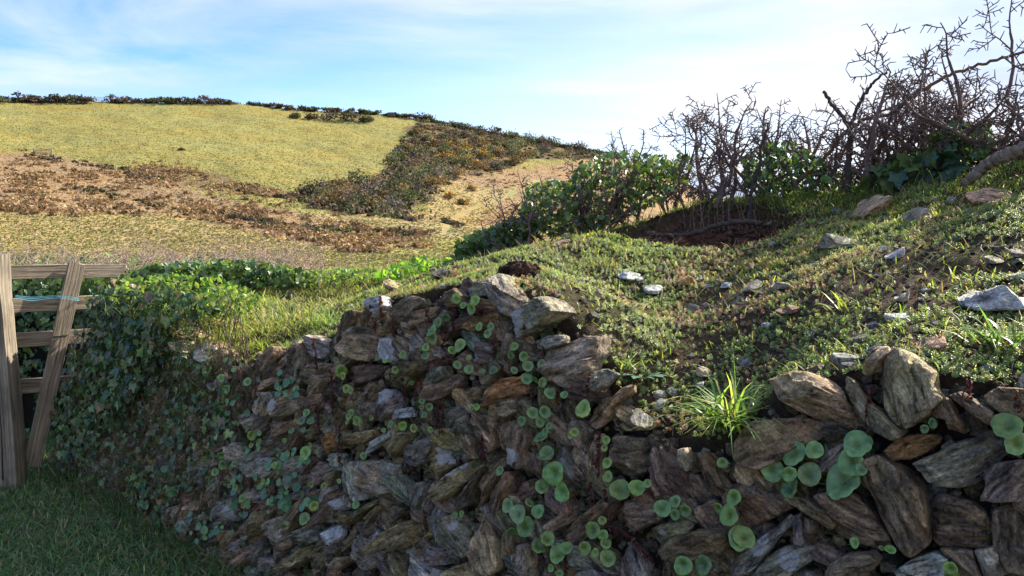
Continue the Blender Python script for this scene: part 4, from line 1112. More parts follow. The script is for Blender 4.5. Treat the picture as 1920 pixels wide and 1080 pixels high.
LS = [
(1575, 455, 76, 34, 'blue', 'flat pale blue grey slate slab lying on grass below the hedge', .1, .0, .1),
(1858, 560, 118, 48, 'white', 'large flat white slab near the right edge of the bank', .15, 0, .1),
(1178, 517, 46, 20, 'white', 'small bright white flat stone on turf left of the bank', .1, 0, 0),
(1588, 674, 54, 26, 'pale', 'pale flat stone just above the leaning tan slab', .1, 0, 0),
(1716, 405, 44, 34, 'grey', 'dark grey striped stone in grass under the hedge', .3, .3, -.4),
(1858, 372, 82, 42, 'tan', 'long brown stone leaning downhill at the upper right', .3, .3, -.5),
(1634, 388, 76, 40, 'tan', 'angular brown stone bedded below the hedge trunk', .3, .3, .4),
(1746, 649, 50, 22, 'tan', 'flat buff stone above the broad upright slab', .1, 0, 0),
(1226, 546, 34, 14, 'pale', 'thin pale slate chip on the middle left of the bank', .1, 0, 0),
(1284, 526, 32, 26, 'rust', 'small reddish brown stone beside a white pebble', .2, .1, 0),
(1310, 522, 16, 12, 'white', 'tiny white pebble right of the reddish stone', .2, .1, 0),
(1464, 537, 34, 16, 'pale', 'pale wedge of slate in the centre of the bank', .1, 0, .3),
(1412, 540, 34, 12, 'grey', 'thin grey chip left of the pale wedge of slate', .1, 0, 0),
(1362, 538, 20, 9, 'white', 'small white chip in the dark soil patch', .1, 0, 0),
(1297, 579, 30, 20, 'grey', 'small grey stone in the middle of the stonecrop', .2, .1, 0),
(1688, 561, 28, 18, 'blue', 'small blue grey stone left of the large white slab', .1, 0, 0),
(1676, 482, 36, 11, 'white', 'thin white sliver of slate on the upper bank', .1, 0, 0),
(1318, 700, 30, 24, 'grey', 'grey square stone above the big grass tuft', .2, .1, 0),
(1660, 470, 22, 8, 'pale', 'small pale chip just above the thin white sliver', .1, 0, 0),
(1480, 583, 42, 18, 'brown', 'low brown stone right of centre on the bank', .1, 0, .2),
(1865, 492, 30, 14, 'grey', 'small grey chip above the large white slab', .1, 0, 0),
(1905, 478, 26, 18, 'grey', 'grey pebble at the right edge of the upper bank', .1, 0, 0),
(1912, 520, 34, 14, 'pale', 'pale chip cut by the right edge of the photo', .1, 0, 0),
(1680, 597, 40, 14, 'pale', 'pale sliver below the small blue grey stone', .1, 0, 0),
(1520, 633, 18, 14, 'blue', 'tiny blue grey pebble above the pale flat stone', .1, 0, 0),
(1438, 610, 20, 16, 'pale', 'tiny pale pebble among the lower stonecrop', .1, 0, 0),
(1205, 790, 42, 28, 'grey', 'pale grey chip on bare soil above the blocky brown wall stone', .1, 0, 0),
(1235, 762, 22, 12, 'pale', 'tiny pale chip on the soil left of the big grass tuft', .1, 0, 0),
(1312, 726, 16, 8, 'white', 'tiny white chip below the grey square stone', .1, 0, 0),
(640, 574, 24, 10, 'tan', 'small tan chip on the sunny turf left of the wall shoulder', .1, 0, 0),
(826, 516, 40, 14, 'grey', 'flat grey stone on the crest beside the bright green leaves', .2, .1, 0),
(745, 542, 46, 16, 'tan', 'sunlit tan stone on top of the wall shoulder', .2, .1, 0),
(1055, 458, 26, 12, 'tan', 'small brown stone at the foot of the left hedge end', .2, .1, 0),
]
for px, py, w_, h_, t_, lab, tl, stp, an in LS: loose(px, py, w_, h_, t_, lab, tilt=tl, steep=stp, ang=an, lich=(.30 if t_ in ('white', 'pale') else .12))
for px, py, w_, h_, t_, lab, an in ((427, 602, 50, 18, 'tan', 'flat tan slab at the left end of the wall top', .4), (472, 590, 52, 16, 'olive', 'long thin sunlit slab right of the flat tan slab', .5),
        (352, 622, 38, 30, 'grey', 'leftmost grey block showing above the ivy edge', 0), (388, 632, 34, 22, 'tan', 'small buff block right of the leftmost grey block', 0),
        (386, 672, 40, 36, 'pale', 'rounded pale grey stone at the left of the wall top', 0), (345, 690, 50, 28, 'grey', 'flat grey stone half hidden by ivy below the rounded pale stone', 0)):
    loose(px, py, w_, h_, t_, lab, group='stones at the left end of the wall top', tilt=.5, steep=.4, ang=an)
# slate chips too many to count
s, u, P = bank_sample(1500, umax=0.1); n = len(P)
chipV = np.array([(-.5, -.35, 0), (.2, -.5, 0), (.6, 0, 0), (.2, .4, 0), (-.4, .3, 0), (-.42, -.28, .3), (.18, -.4, .26), (.48, 0, .3), (.15, .3, .34), (-.3, .22, .3), (0, 0, .36)])
chipF = np.array([(5, 6, 10), (6, 7, 10), (7, 8, 10), (8, 9, 10), (9, 5, 10), (0, 1, 6), (0, 6, 5), (1, 2, 7), (1, 7, 6), (2, 3, 8), (2, 8, 7), (3, 4, 9), (3, 9, 8), (4, 0, 5), (4, 5, 9)])
V, F, C = scatter(chipV, chipF, P, frames(bank_normal(s, u) + .25 * R.randn(n, 3), R.randn(n, 3)), 0.013 + 0.032 * R.rand(n) ** 2.5, mixcol([TONE['grey'], TONE['blue'], TONE['pale'], TONE['tan'], TONE['brown']], n, .2))
tag(mesh('slate_chips', V, F, M_stone, np.concatenate([C, np.full((len(C), 1), .1)], 1), V, smooth=False), kind='stuff')
s, u, P = bank_sample(26000, umax=.1); n = len(P)
V, F, C = scatter(chipV, chipF, P, frames(R.randn(n, 3) + [0, 0, 1], R.randn(n, 3)), 0.004 + 0.014 * R.rand(n) ** 2.5, mixcol([(.10, .065, .045), (.07, .045, .03), (.14, .10, .07), (.20, .16, .13)], n, .25))
tag(mesh('earth_crumbs', V, F, M_soil, C, smooth=False), kind='stuff')
# soil crumbs on the scrape
n = 5200; a = R.rand(n) * 2 * np.pi; r_ = R.rand(n) ** .5 * 1.05
s = _ss + .62 * r_ * np.cos(a); u = _su + .44 * r_ * np.sin(a)
P = bankpt(s, u)
V, F, C = scatter(chipV, chipF, P, frames(R.randn(n, 3) + [0, 0, 1], R.randn(n, 3)), 0.006 + 0.02 * R.rand(n) ** 3, mixcol([(.085, .038, .025), (.06, .03, .022), (.11, .055, .04)], n, .2))
tag(mesh('soil_crumbs', V, F, M_soil, C, smooth=False), kind='stuff')
# a dark earth clod on the crest
p = hit_bank(975, 520); n = 420; d = R.randn(n, 3); d /= np.linalg.norm(d, axis=1, keepdims=True)
V, F, C = scatter(chipV, chipF, p + d * np.array([.07, .06, .035]) * (R.rand(n, 1) ** .4) + [0, 0, .01], frames(d + .3 * R.randn(n, 3), R.randn(n, 3)), .02 + .016 * R.rand(n), mixcol([(.06, .03, .022), (.045, .025, .02)], n, .2))
tag(mesh('earth_clod', V, F, M_soil, C, smooth=False), 'dark crumbly clod of earth on the crest above the wall shoulder', 'clod')

# ------------------------------------------------------------------ pennywort
PEN = dict(
E=[(195,560,55),(285,548,38),(108,630,50),(180,650,32),(265,650,50),(183,705,48),(468,522,58),(440,600,55),(402,680,78),(485,630,25),(1100,445,58),(1140,520,50),(785,435,22),(750,460,18),(605,967,22),(570,962,12),(455,940,22),(860,1050,30),(-30,920,50)],
D=[(548,532,66),(655,520,50),(720,495,28),(818,650,56),(898,610,40),(895,690,34),(960,668,40),(375,790,50),(436,728,26),(440,820,34),(460,873,36),(325,905,42),(392,932,27),(472,965,52),(260,170,28),(232,190,22),(315,20,55),(45,200,45),(75,165,22),(100,130,22),(80,310,55),(128,430,75),(180,550,58),(55,515,45),(30,670,45),(465,365,32),(460,220,28),(450,270,22),(470,450,34),(90,840,50),(35,890,50),(155,940,64),(210,900,40),(60,905,25),(165,1060,25),(110,1030,25),(950,1010,56)],
F=[(920,720,40),(898,800,48),(852,770,28),(970,900,50),(870,560,25),(690,1035,42),(780,1030,45)],
C=[(760,205,25),(793,237,18),(830,255,28),(850,215,25),(640,360,32),(670,320,25),(710,300,22),(642,400,28),(612,440,20),(610,480,20),(870,340,20),(910,375,20),(925,340,18),(777,430,32),(740,455,22),(820,490,14),(765,525,22),(820,545,24),(886,555,16),(937,550,22),(1040,435,20),(1025,480,20),(1085,485,25),(1105,530,28),(1040,550,20),(1100,590,30),(1140,598,20),(1175,610,25),(1170,520,22),(1215,660,30),(1280,668,20),(1128,757,30),(1188,752,30),(1165,800,25),(1075,795,22),(595,695,18),(630,728,18),(593,730,12),(605,765,16),(835,728,14),(858,728,16),(235,480,22),(205,555,30),(180,500,15),(380,490,15),(415,505,12),(500,475,20),(465,550,18),(500,820,22),(445,810,16),(555,830,20),(410,840,12),(635,838,14),(350,780,12),(280,795,22),(240,775,15),(230,640,20),(250,650,15),(312,965,18),(1195,950,35),(545,610,14),(970,1035,20),(690,120,10)],
A=[(180,45,22),(45,25,20),(70,85,25),(350,80,14),(205,330,26),(245,320,15),(470,250,25),(517,252,22),(495,210,20),(480,300,15),(415,305,18),(380,358,14),(490,425,35),(515,385,15),(550,418,12),(50,490,25),(10,525,20),(40,440,20),(115,480,18),(150,490,12),(325,490,18),(800,440,20),(590,600,17),(520,595,15),(670,575,13),(537,708,25),(485,775,33),(758,700,22),(155,665,22),(160,705,14),(185,710,14),(115,608,16),(170,400,12),(200,385,12),(235,380,10),(735,210,20),(770,255,25),(715,260,15),(730,90,18),(690,15,20),(390,800,12),(390,635,12)],
B=[(603,755,20),(640,750,18),(840,525,20),(885,705,38),(940,750,48),(905,845,32),(980,815,52),(1005,690,26)])
lv = []
for w_, l_ in PEN.items():
    x0, y0, sc = ZO[w_]
    for x, y, r in l_: lv.append((x0 + x / sc, y0 + y / sc, r / sc))
lv = np.array(lv)
# single linkage clusters
par = list(range(len(lv)))
def find(a):
    while par[a] != a: a = par[a]
    return a
for a in range(len(lv)):
    for b in range(a):
        if np.hypot(lv[a, 0] - lv[b, 0], lv[a, 1] - lv[b, 1]) < 1.25 * (lv[a, 2] + lv[b, 2]) + 1.5: par[find(a)] = find(b)
clus = {}
for a in range(len(lv)): clus.setdefault(find(a), []).append(a)
def penny_leaf(c, nrm, rad, base, col):
    na = 48; so = R.rand() * 9; th = np.linspace(0, 2 * np.pi, na, endpoint=False)
    fr = frames(nrm[None], np.array([[0, 0, -1.0]]) + .3 * R.randn(1, 3))[0]
    lob = R.randint(7, 10); ell = 0.86 + .14 * R.rand()
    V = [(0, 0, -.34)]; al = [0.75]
    for rr, z, cv in ((.16, -.20, .68), (.5, -.02, .92), (.82, .10, 1.02), (1.0, .02, 1.35)):  # inner rings darker: shading painted into the cupped centre
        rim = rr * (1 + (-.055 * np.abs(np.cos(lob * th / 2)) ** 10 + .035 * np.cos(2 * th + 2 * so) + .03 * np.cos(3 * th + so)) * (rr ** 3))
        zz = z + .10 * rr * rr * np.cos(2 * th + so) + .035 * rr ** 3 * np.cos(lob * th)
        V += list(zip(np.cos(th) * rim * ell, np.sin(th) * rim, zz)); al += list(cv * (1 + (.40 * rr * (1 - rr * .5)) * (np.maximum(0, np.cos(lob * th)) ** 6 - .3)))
    V = np.array(V) * rad; 
    W = V @ fr.T + c
    F3 = [(0, 1 + j, 1 + (j + 1) % na) for j in range(na)]
    F4 = [(1 + r * na + j, 1 + (r + 1) * na + j, 1 + (r + 1) * na + (j + 1) % na, 1 + r * na + (j + 1) % na) for r in range(3) for j in range(na)]
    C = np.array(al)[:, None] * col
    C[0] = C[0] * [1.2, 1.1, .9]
    # stalk
    b = c - fr[:, 2] * rad * .16
    mid = (b + base) / 2 - fr[:, 2] * rad * .5
    SVv, SFs = polytube(smoothline([b, mid, base], 6), rad * .055, rad * .07, 5)
    o = len(W)
    return np.concatenate([W, SVv]), [np.array(F3), np.array(F4), SFs[0] + o, SFs[1] + o], np.concatenate([C, np.tile([[.20, .22, .09]], (len(SVv), 1))])
LMK = [(1543, 748, 'the long tan leaning slab'), (1700, 725, 'the broad upright tan slab'), (1720, 837, 'the small orange stone'), (1672, 945, 'the tall grey brown slab'), (1370, 780, 'the big grass tuft'),
       (1068, 678, 'the blocky reddish grey stone'), (1175, 855, 'the square lichen topped stone'), (1058, 870, 'the white splashed dark stone'), (1257, 880, 'the pale topped red brown stone'),
       (955, 855, 'the white footed stone'), (845, 855, 'the white capped stone'), (905, 1010, 'the long orange brown upright stone'), (960, 745, 'the orange brown stone'),
       (858, 790, 'the squarish grey block'), (765, 1000, 'the flat grained olive slab'), (660, 900, 'the striped blue grey stone'), (495, 865, 'the rounded blue grey stone'), (965, 600, 'the stone with the broad white face'),
       (695, 570, 'the white faced shoulder stone'), (728, 655, 'the small white patched stone'), (640, 950, 'the stone with a cream lichen tip'), (540, 755, 'the white streaked stone'), (625, 830, 'the rust coloured stone'), (430, 965, 'the mauve patched grey stone'),
       (1245, 1000, 'the lichen dotted stone'), (1420, 1000, 'the lichen streaked grey stone'), (1475, 1050, 'the lichen crusted stone at the frame foot'), (590, 640, 'the pale grey top stone')]
NUMW = {1: 'single', 2: 'two', 3: 'three', 4: 'four', 5: 'five', 6: 'six', 7: 'seven', 8: 'eight', 9: 'nine', 10: 'ten', 11: 'eleven', 12: 'twelve', 13: 'thirteen', 14: 'fourteen', 15: 'fifteen'}
used = set()
for ids in clus.values():
    L = lv[ids]; cx, cy = (L[:, 0] * L[:, 2]).sum() / L[:, 2].sum(), (L[:, 1] * L[:, 2]).sum() / L[:, 2].sum()
    n = len(ids); big = L[:, 2].max()
    szw = 'large' if big > 18 else 'medium' if big > 10 else 'small'
    lm = sorted(LMK, key=lambda m: math.hypot(m[0] - cx, m[1] - cy))
    lab = None
    for m in lm[:4]:
        dx, dy = cx - m[0], cy - m[1]
        if math.hypot(dx, dy) < 24: rel = 'growing across'
        elif abs(dx) > 2.0 * abs(dy): rel = 'right of' if dx > 0 else 'left of'
        elif abs(dy) > 2.0 * abs(dx): rel = 'below' if dy > 0 else 'above'
        else: rel = ('below and ' if dy > 0 else 'above and ') + ('right of' if dx > 0 else 'left of')
        what = (szw + ' lone round pennywort leaf ') if n == 1 else (szw + ' pennywort of ' + NUMW.get(n, 'many') + ' round leaves ')
        lab = what + rel + ' ' + m[2]
        if lab not in used: break
    used.add(lab)
    if len(lab.split()) > 16: print('LONG', len(lab.split()), lab)
    base = hit_face(np.array([cx]), np.array([cy + big * .4]), -0.015)[0]
    root = empty('pennywort', base, lab, 'plant', 'pennyworts growing from the wall face')
    cb = np.array([(0.165, 0.265, 0.060), (0.135, 0.240, 0.075), (0.19, 0.28, 0.060)][R.choice(3, p=[.42, .38, .2])])
    for i_ in ids:
        x, y, r = lv[i_]
        c = hit_face(np.array([x]), np.array([y]), 0.055 + 0.025 * R.rand())[0]
        if y < 620: c = hit_face(np.array([x]), np.array([y]), 0.05 + .02 * R.rand())[0]
        rad = r / FPX * ((c - CAM) @ Fv) * 1.05
        tocam = CAM - c; tocam /= np.linalg.norm(tocam)
        nrm = NF * .6 + tocam * .75 + np.array([0, 0, .28]) + .40 * R.randn(3); nrm /= np.linalg.norm(nrm)
        col = cb * (1 + .14 * R.randn()) * (1 + .06 * R.randn(3))
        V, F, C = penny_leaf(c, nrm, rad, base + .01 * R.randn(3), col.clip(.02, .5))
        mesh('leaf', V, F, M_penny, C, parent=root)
print('pennywort plants', len(clus), 'leaves', len(lv), 'unique labels', len(used))
# small ones among the ivy at the left, too tiny to count
n = 700
q = psample([(110, 860), (180, 640), (330, 640), (480, 690), (560, 700), (600, 960), (440, 1040), (300, 1000), (160, 880)], n)
gx = fbm(np.stack([q[:, 0] / 45, q[:, 1] / 45, 0 * q[:, 0]], -1), 3, 101); q = q[gx > .02]
P = hit_face(q[:, 0], q[:, 1], 0.03) + NF * .03 * R.rand(len(q), 1); n = len(P)
rv = np.array([(0, 0, -.15)] + [(math.cos(a), math.sin(a), .08 * math.cos(2 * a)) for a in np.linspace(0, 2 * np.pi, 12, endpoint=False)]); rf = np.array([(0, j + 1, (j + 1) % 12 + 1) for j in range(12)])
V, F, C = scatter(rv, rf, P, frames(NF + [0, -.4, .3] + .35 * R.randn(n, 3), R.randn(n, 3)), .008 + .012 * R.rand(n), mixcol([(.085, .20, .085), (.12, .23, .06), (.07, .17, .08)], n, .18))
tag(mesh('tiny_pennyworts', V, F, M_penny, C), kind='stuff')

# dried flower spikes
SPK = [('C',345,235,372,372),('C',393,195,403,345),('C',72,402,88,560),('C',458,320,462,398),('C',618,250,622,335),('C',745,250,742,370),('C',712,345,690,470),('C',942,372,945,468),('C',1176,442,1176,512),
       ('C',1395,562,1388,685),('C',1088,335,1092,400),('C',500,590,512,720),('C',562,575,566,690),('C',158,560,165,745),('C',1122,612,1128,722),('C',1245,640,1250,722),('C',885,860,880,1000),('C',850,250,950,270),('C',740,480,610,520),
       ('A',672,270,668,505),('A',548,165,565,330),('A',640,80,632,215),('B',545,140,522,330),('B',520,150,500,300),('B',750,395,770,480),('B',440,725,452,860),
       ('D',413,172,405,470),('D',362,480,368,700),('D',455,515,460,760),('D',470,770,620,840),('D',620,840,760,1010),('D',200,850,205,1090),('E',520,280,512,500),('E',938,255,938,395),('E',1140,300,1145,390)]
spl = ['reddest tall spike on the wall shoulder', 'dark tall spike right of the reddest one', 'spike against the pale grey top stone', 'short spike below the dark shoulder stone', 'spike left of the lilac lichen stone', 'spike below the first pennywort under the crest', 'slanting thick spike in the middle of the upper wall', 'spike left of the white faced pointed stone', 'short red spike in front of the blocky reddish stone',
       'spike above the lone round leaf right of the blocky stone', 'short spike at the foot of the pointed white stone', 'spike in the dark crevice above the grey block', 'spike right beside the pennywort of small leaves', 'orange tinted branching spike left of the upper wall', 'dark spike left of the pale lichen stone under the leaves', 'short spike hanging under the blocky stone', 'spike between the grey block and the white footed stone', 'spike lying level under the crest leaves', 'spike lying level across the upper wall',
       'long spike hanging over the rust coloured stone', 'spike left of the rust coloured stone', 'bushy rust spike at the upper left of the wall', 'tall reddish spike left of the squarish grey block', 'thinner spike beside the tall reddish spike', 'spike crossing right of the white capped stone', 'dark spike on the edge of the grained olive slab',
       'long red tipped spike left of the square lichen topped stone', 'spike hanging below the two brown stones left of the yellow leaves', 'spike hanging left of the two yellow green leaves', 'spike bending right over the lower wall', 'spike trailing down to the frame foot', 'dark upright spike in front of the large leaves at the frame foot', 'spike between the two big tan slabs', 'reddish spike below the stick at the right', 'reddish spike at the far right wall top']
for (w_, xa, ya, xb, yb), lab in zip(SPK, spl):
    x0, y0, sc = ZO[w_]
    a = hit_face(np.array([x0 + xa / sc]), np.array([y0 + ya / sc]), 0.062)[0]; b = hit_face(np.array([x0 + xb / sc]), np.array([y0 + yb / sc]), 0.042)[0]
    L = smoothline([a, (a + b) / 2 + .006 * R.randn(3), b], 14)
    V1, F1 = polytube(L, .0012, .0018, 5)
    ln = np.linalg.norm(b - a); n = int(ln / .0028) + 4; t = R.rand(n)
    P = a + (b - a) * t[:, None] * .9 + R.randn(n, 3) * .0028
    V2, F2, C2 = scatter(OV_V, OV_F, P, frames(R.randn(n, 3), np.array([[0, 0, -1.0]]) + .5 * R.randn(n, 3)), .008 + .007 * R.rand(n), mixcol([(.085, .028, .024), (.12, .035, .028), (.06, .028, .024)], n, .2))
    V = np.concatenate([V1, V2]); F = [F1[0], F1[1], F2 + len(V1)]
    C = np.concatenate([np.tile([[.09, .035, .028]], (len(V1), 1)), C2])
    tag(mesh('dried_flower_spike', V, F, M_spike, C, origin=b), 'dried ' + lab, 'flower spike', 'dried pennywort flower spikes on the wall')

# ------------------------------------------------------------------ grass tufts and other single plants
def tuft(p, n, l0, l1, wd, cols, label, cat='grass tuft', lean=.8, droop=1.2, name='grass_tuft', spread=.02, group=None):
    P = p + R.randn(n, 3) * [spread, spread, .003]
    V, F, C = blades(P, l0 + (l1 - l0) * R.rand(n), wd, mixcol(cols, n, .15), lean, droop)
    tag(mesh(name, V, F, M_grass, C, origin=p), label, cat, group)
GRN = [(.14, .27, .06), (.20, .32, .07), (.10, .21, .06), (.30, .33, .10)]
tuft(hit_bank(1370, 800) + np.array([-.02, -.04, .015]), 115, .10, .21, .0075, GRN, 'big sprawling tuft of broad grass blades hanging over the wall top', lean=1.2, droop=1.3, spread=.028)
tuft(hit_bank(1860, 640), 60, .05, .11, .006, GRN, 'bright sunlit grass tuft by the right edge above the wall', lean=1.1, spread=.05)
tuft(hit_bank(1590, 585), 16, .05, .09, .006, [(.35, .42, .05), (.28, .36, .06)], 'small yellow green tuft in the middle of the bank', lean=1.1)
tuft(hit_bank(1810, 522), 8, .05, .08, .006, [(.35, .42, .05), (.45, .25, .06)], 'tiny yellow tuft with an orange blade near the white slab', lean=1.4)
tuft(hit_bank(620, 610), 90, .05, .12, .005, GRN, 'dark rounded grass tuft left of the wall shoulder', spread=.035)
tuft(hit_bank(478, 655), 120, .04, .09, .005, [(.26, .34, .07), (.32, .36, .09)], 'sunlit yellow green tuft above the left wall stones', spread=.05)
tuft(hit_bank(1170, 690), 30, .04, .08, .004, GRN, 'wispy grass tuft right of the blocky reddish stone', spread=.02)
tuft(hit_bank(1120, 500) , 60, .04, .09, .004, [(.30, .28, .13), (.2, .25, .08)], 'pale dry grass tuft under the left part of the hedge', spread=.04)
# sea-green rosette with toothed leaves
p = hit_bank(1205, 712); n = 13; V_, F_, C_ = [], [], []
for j in range(n):
    a = 2 * np.pi * j / n + .3 * R.randn(); d = np.array([math.cos(a), math.sin(a), .35 + .15 * R.randn()])
    v, f, c_ = scatter(LONG_V * [2.4, 1, 1], LONG_F, p[None] + d * .01, frames(np.array([[-d[0] * .3, -d[1] * .3, 1.0]]), d[None]), np.array([.055 + .02 * R.rand()]), np.array([[.11, .20, .12]]) * (1 + .1 * R.randn()))
    V_.append(v); F_.append(f + 6 * j); C_.append(c_)
tag(mesh('leaf_rosette', np.concatenate(V_), np.concatenate(F_), M_penny, np.concatenate(C_), origin=p), 'blue green rosette of toothed leaves on the bank edge', 'plant')
# bright docks on the crest
def leafy(name, label, polys, depth, n, size, cols, T=(IVY_V, IVY_F), tip=-1.0, mat=None, cat='ivy', up=0.3, group=None, stems=True):
    """leaf mass filling a pixel polygon at the given depth function"""
    q = psample(polys, n); dd = depth(q[:, 0]) + R.uniform(-.12, .35, n)
    d = ray(q[:, 0], q[:, 1]); P = CAM + d * (dd / (d @ np.array([0, 1.0, 0])))[:, None]
    nr = R.randn(n, 3) * .8 + np.array([0, -.5, up]); tp = R.randn(n, 3) * .6 + [0, 0, tip]
    V, F, C = scatter(T[0], T[1], P, frames(nr, tp), size * (.55 + .8 * R.rand(n)), mixcol(cols, n, .2))
    ctr = P.mean(0); root = empty(name, ctr, label, cat, group)
    mesh('foliage', V, F, mat or M_leaf, C, parent=root)
    if stems:
        sg = []
        for _ in range(max(10, n // 14)):
            a = P[R.randint(n)]; b = a + R.randn(3) * [.05, .05, .03] + [0, 0, -.09]; sg.append((b, a, .0025, .0015))
        V, F = tubes(sg, 4); tag(mesh('loose_stems', V, F, M_bark, np.tile([[.07, .055, .04]], (len(V), 1)), parent=root), kind='stuff')
    return root
def crest_depth(px):
    o = np.argsort(_cpx[200:1300]); return np.interp(px, _cpx[200:1300][o], _cp[200:1300, 1][o])
IV = [(.05, .11, .040), (.070, .14, .045), (.038, .090, .045), (.11, .17, .045), (.09, .12, .05)]
IVL = [(.10, .20, .04), (.15, .25, .05), (.06, .13, .035), (.20, .26, .06)]
leafy('broad_leaved_plant', 'bright green broad leaved clump sunlit on the crest left of the hedge', [(690, 525), (725, 503), (790, 482), (852, 486), (848, 510), (760, 528)], lambda x: crest_depth(x) - .16, 330, .034, [(.16, .32, .04), (.22, .38, .05), (.12, .26, .04)], (OV_V * [1.3, 1.2, 1], OV_F), tip=.6, mat=M_grass, cat='plant', up=.6)
leafy('crest_ivy', 'dark glossy ivy mound on the crest right of the gate', [(200, 560), (225, 520), (280, 500), (370, 492), (470, 490), (560, 505), (600, 528), (500, 540), (380, 545), (300, 560)], lambda x: crest_depth(x) * 0 + np.interp(x, [200, 350, 450, 620], [4.3, 4.6, 4.7, 4.6]), 2600, .040, IV + IVL, cat='ivy', up=.5)
leafy('crest_weeds', 'tangle of sunlit weeds on the crest between ivy and broad leaves', [(520, 535), (560, 508), (620, 504), (700, 504), (720, 522), (640, 532)], lambda x: crest_depth(x) - .16, 500, .028, IVL, (OV_V, OV_F), tip=.4, mat=M_grass, cat='weeds', up=.5)
leafy('crest_weeds', 'bright sunlit weeds and grass spilling over the top of the wall ivy', [(205, 560), (240, 520), (330, 515), (430, 525), (500, 560), (440, 600), (380, 600), (330, 575), (260, 565)], lambda x: np.interp(x, [200, 350, 500], [3.95, 3.75, 3.55]), 900, .030, IVL + [(.2, .28, .06)], (OV_V, OV_F), tip=.5, mat=M_grass, cat='weeds', up=.5)
q = psample([(190, 580), (240, 530), (520, 530), (640, 560), (560, 610), (450, 620), (380, 620), (300, 590)], 1500)
d = ray(q[:, 0], q[:, 1] + 12); Y = np.interp(q[:, 0], [190, 350, 640], [4.0, 3.85, 3.6]) + R.uniform(-.2, .45, len(q)); P = CAM + d * (Y / d[:, 1])[:, None]
s_, u_ = su(P); P[:, 2] = np.minimum(P[:, 2], np.maximum(zbank(s_, u_), P[:, 2] - .06))
V, F, C = blades(P, .04 + .09 * R.rand(len(P)), .0042, mixcol([(.26, .36, .08), (.34, .40, .11), (.18, .28, .07), (.42, .38, .22)], len(P), .2), .8, 1.3)
tag(mesh('overhanging_grass', V, F, M_grass, C), kind='stuff')
# wall ivy
def wall_leaves(poly, n, size, cols, spread):
    q = psample(poly, n); P = hit_face(q[:, 0], q[:, 1], 0.03) + NF * (R.rand(n, 1) * spread)
    nr = NF + np.array([0, 0, .35]) + .58 * R.randn(n, 3); tp = np.array([0, 0, -1.0]) + .45 * R.randn(n, 3)
    return scatter(IVY_V, IVY_F, P, frames(nr, tp), size * (.4 + 1.0 * R.rand(n)), mixcol(cols, n, .3))
p = hit_face(np.array([240]), np.array([700]))[0]
iv = empty('wall_ivy', p, 'dark green ivy curtain covering the wall end beside the gate', 'ivy')
V, F, C = wall_leaves([(118, 800), (150, 700), (176, 610), (200, 540), (300, 535), (420, 560), (420, 590), (340, 625), (300, 700), (250, 770), (190, 840), (130, 860)], 2100, .036, IV + [(.12, .19, .07), (.15, .22, .09), (.17, .13, .07)], .10)
V2, F2, C2 = wall_leaves([(100, 880), (150, 700), (330, 640), (430, 690), (470, 800), (400, 900), (300, 960), (200, 930)], 900, .028, IV + [(.16, .13, .08), (.14, .21, .07)], .06)
mesh('foliage', np.concatenate([V, V2]), [F, F2 + len(V)], M_leaf, np.concatenate([C, C2]), parent=iv)
q = psample([(110, 870), (150, 690), (190, 580), (420, 600), (400, 760), (330, 900), (240, 960)], 2600); P = hit_face(q[:, 0], q[:, 1], .03) + NF * .05 * R.rand(len(q), 1)
V, F, C = blades(P, .03 + .08 * R.rand(len(P)), .0038, mixcol([(.14, .23, .07), (.10, .18, .06), (.28, .22, .14), (.18, .12, .08)], len(P), .2), 1.3, 1.6)
tag(mesh('hanging_grass', V, F, M_grass, C), kind='stuff')
sg = []
for _ in range(260):
    x = R.uniform(110, 470); y0 = R.uniform(560, 900); a = hit_face(np.array([x]), np.array([y0]), .035)[0]
    b = a
    for _k in range(5):
        nb_ = b + np.array([0, 0, -.045]) + DW * .02 * R.randn() + NF * .012 * R.randn(); sg.append((b, nb_, .0022, .0020)); b = nb_
sg = [g_ for g_ in sg if g_[1][2] > 0.01]
V, F = tubes(sg, 4); mesh('stem', V, F, M_bark, np.tile([[.13, .095, .065]], (len(V), 1)), parent=iv)

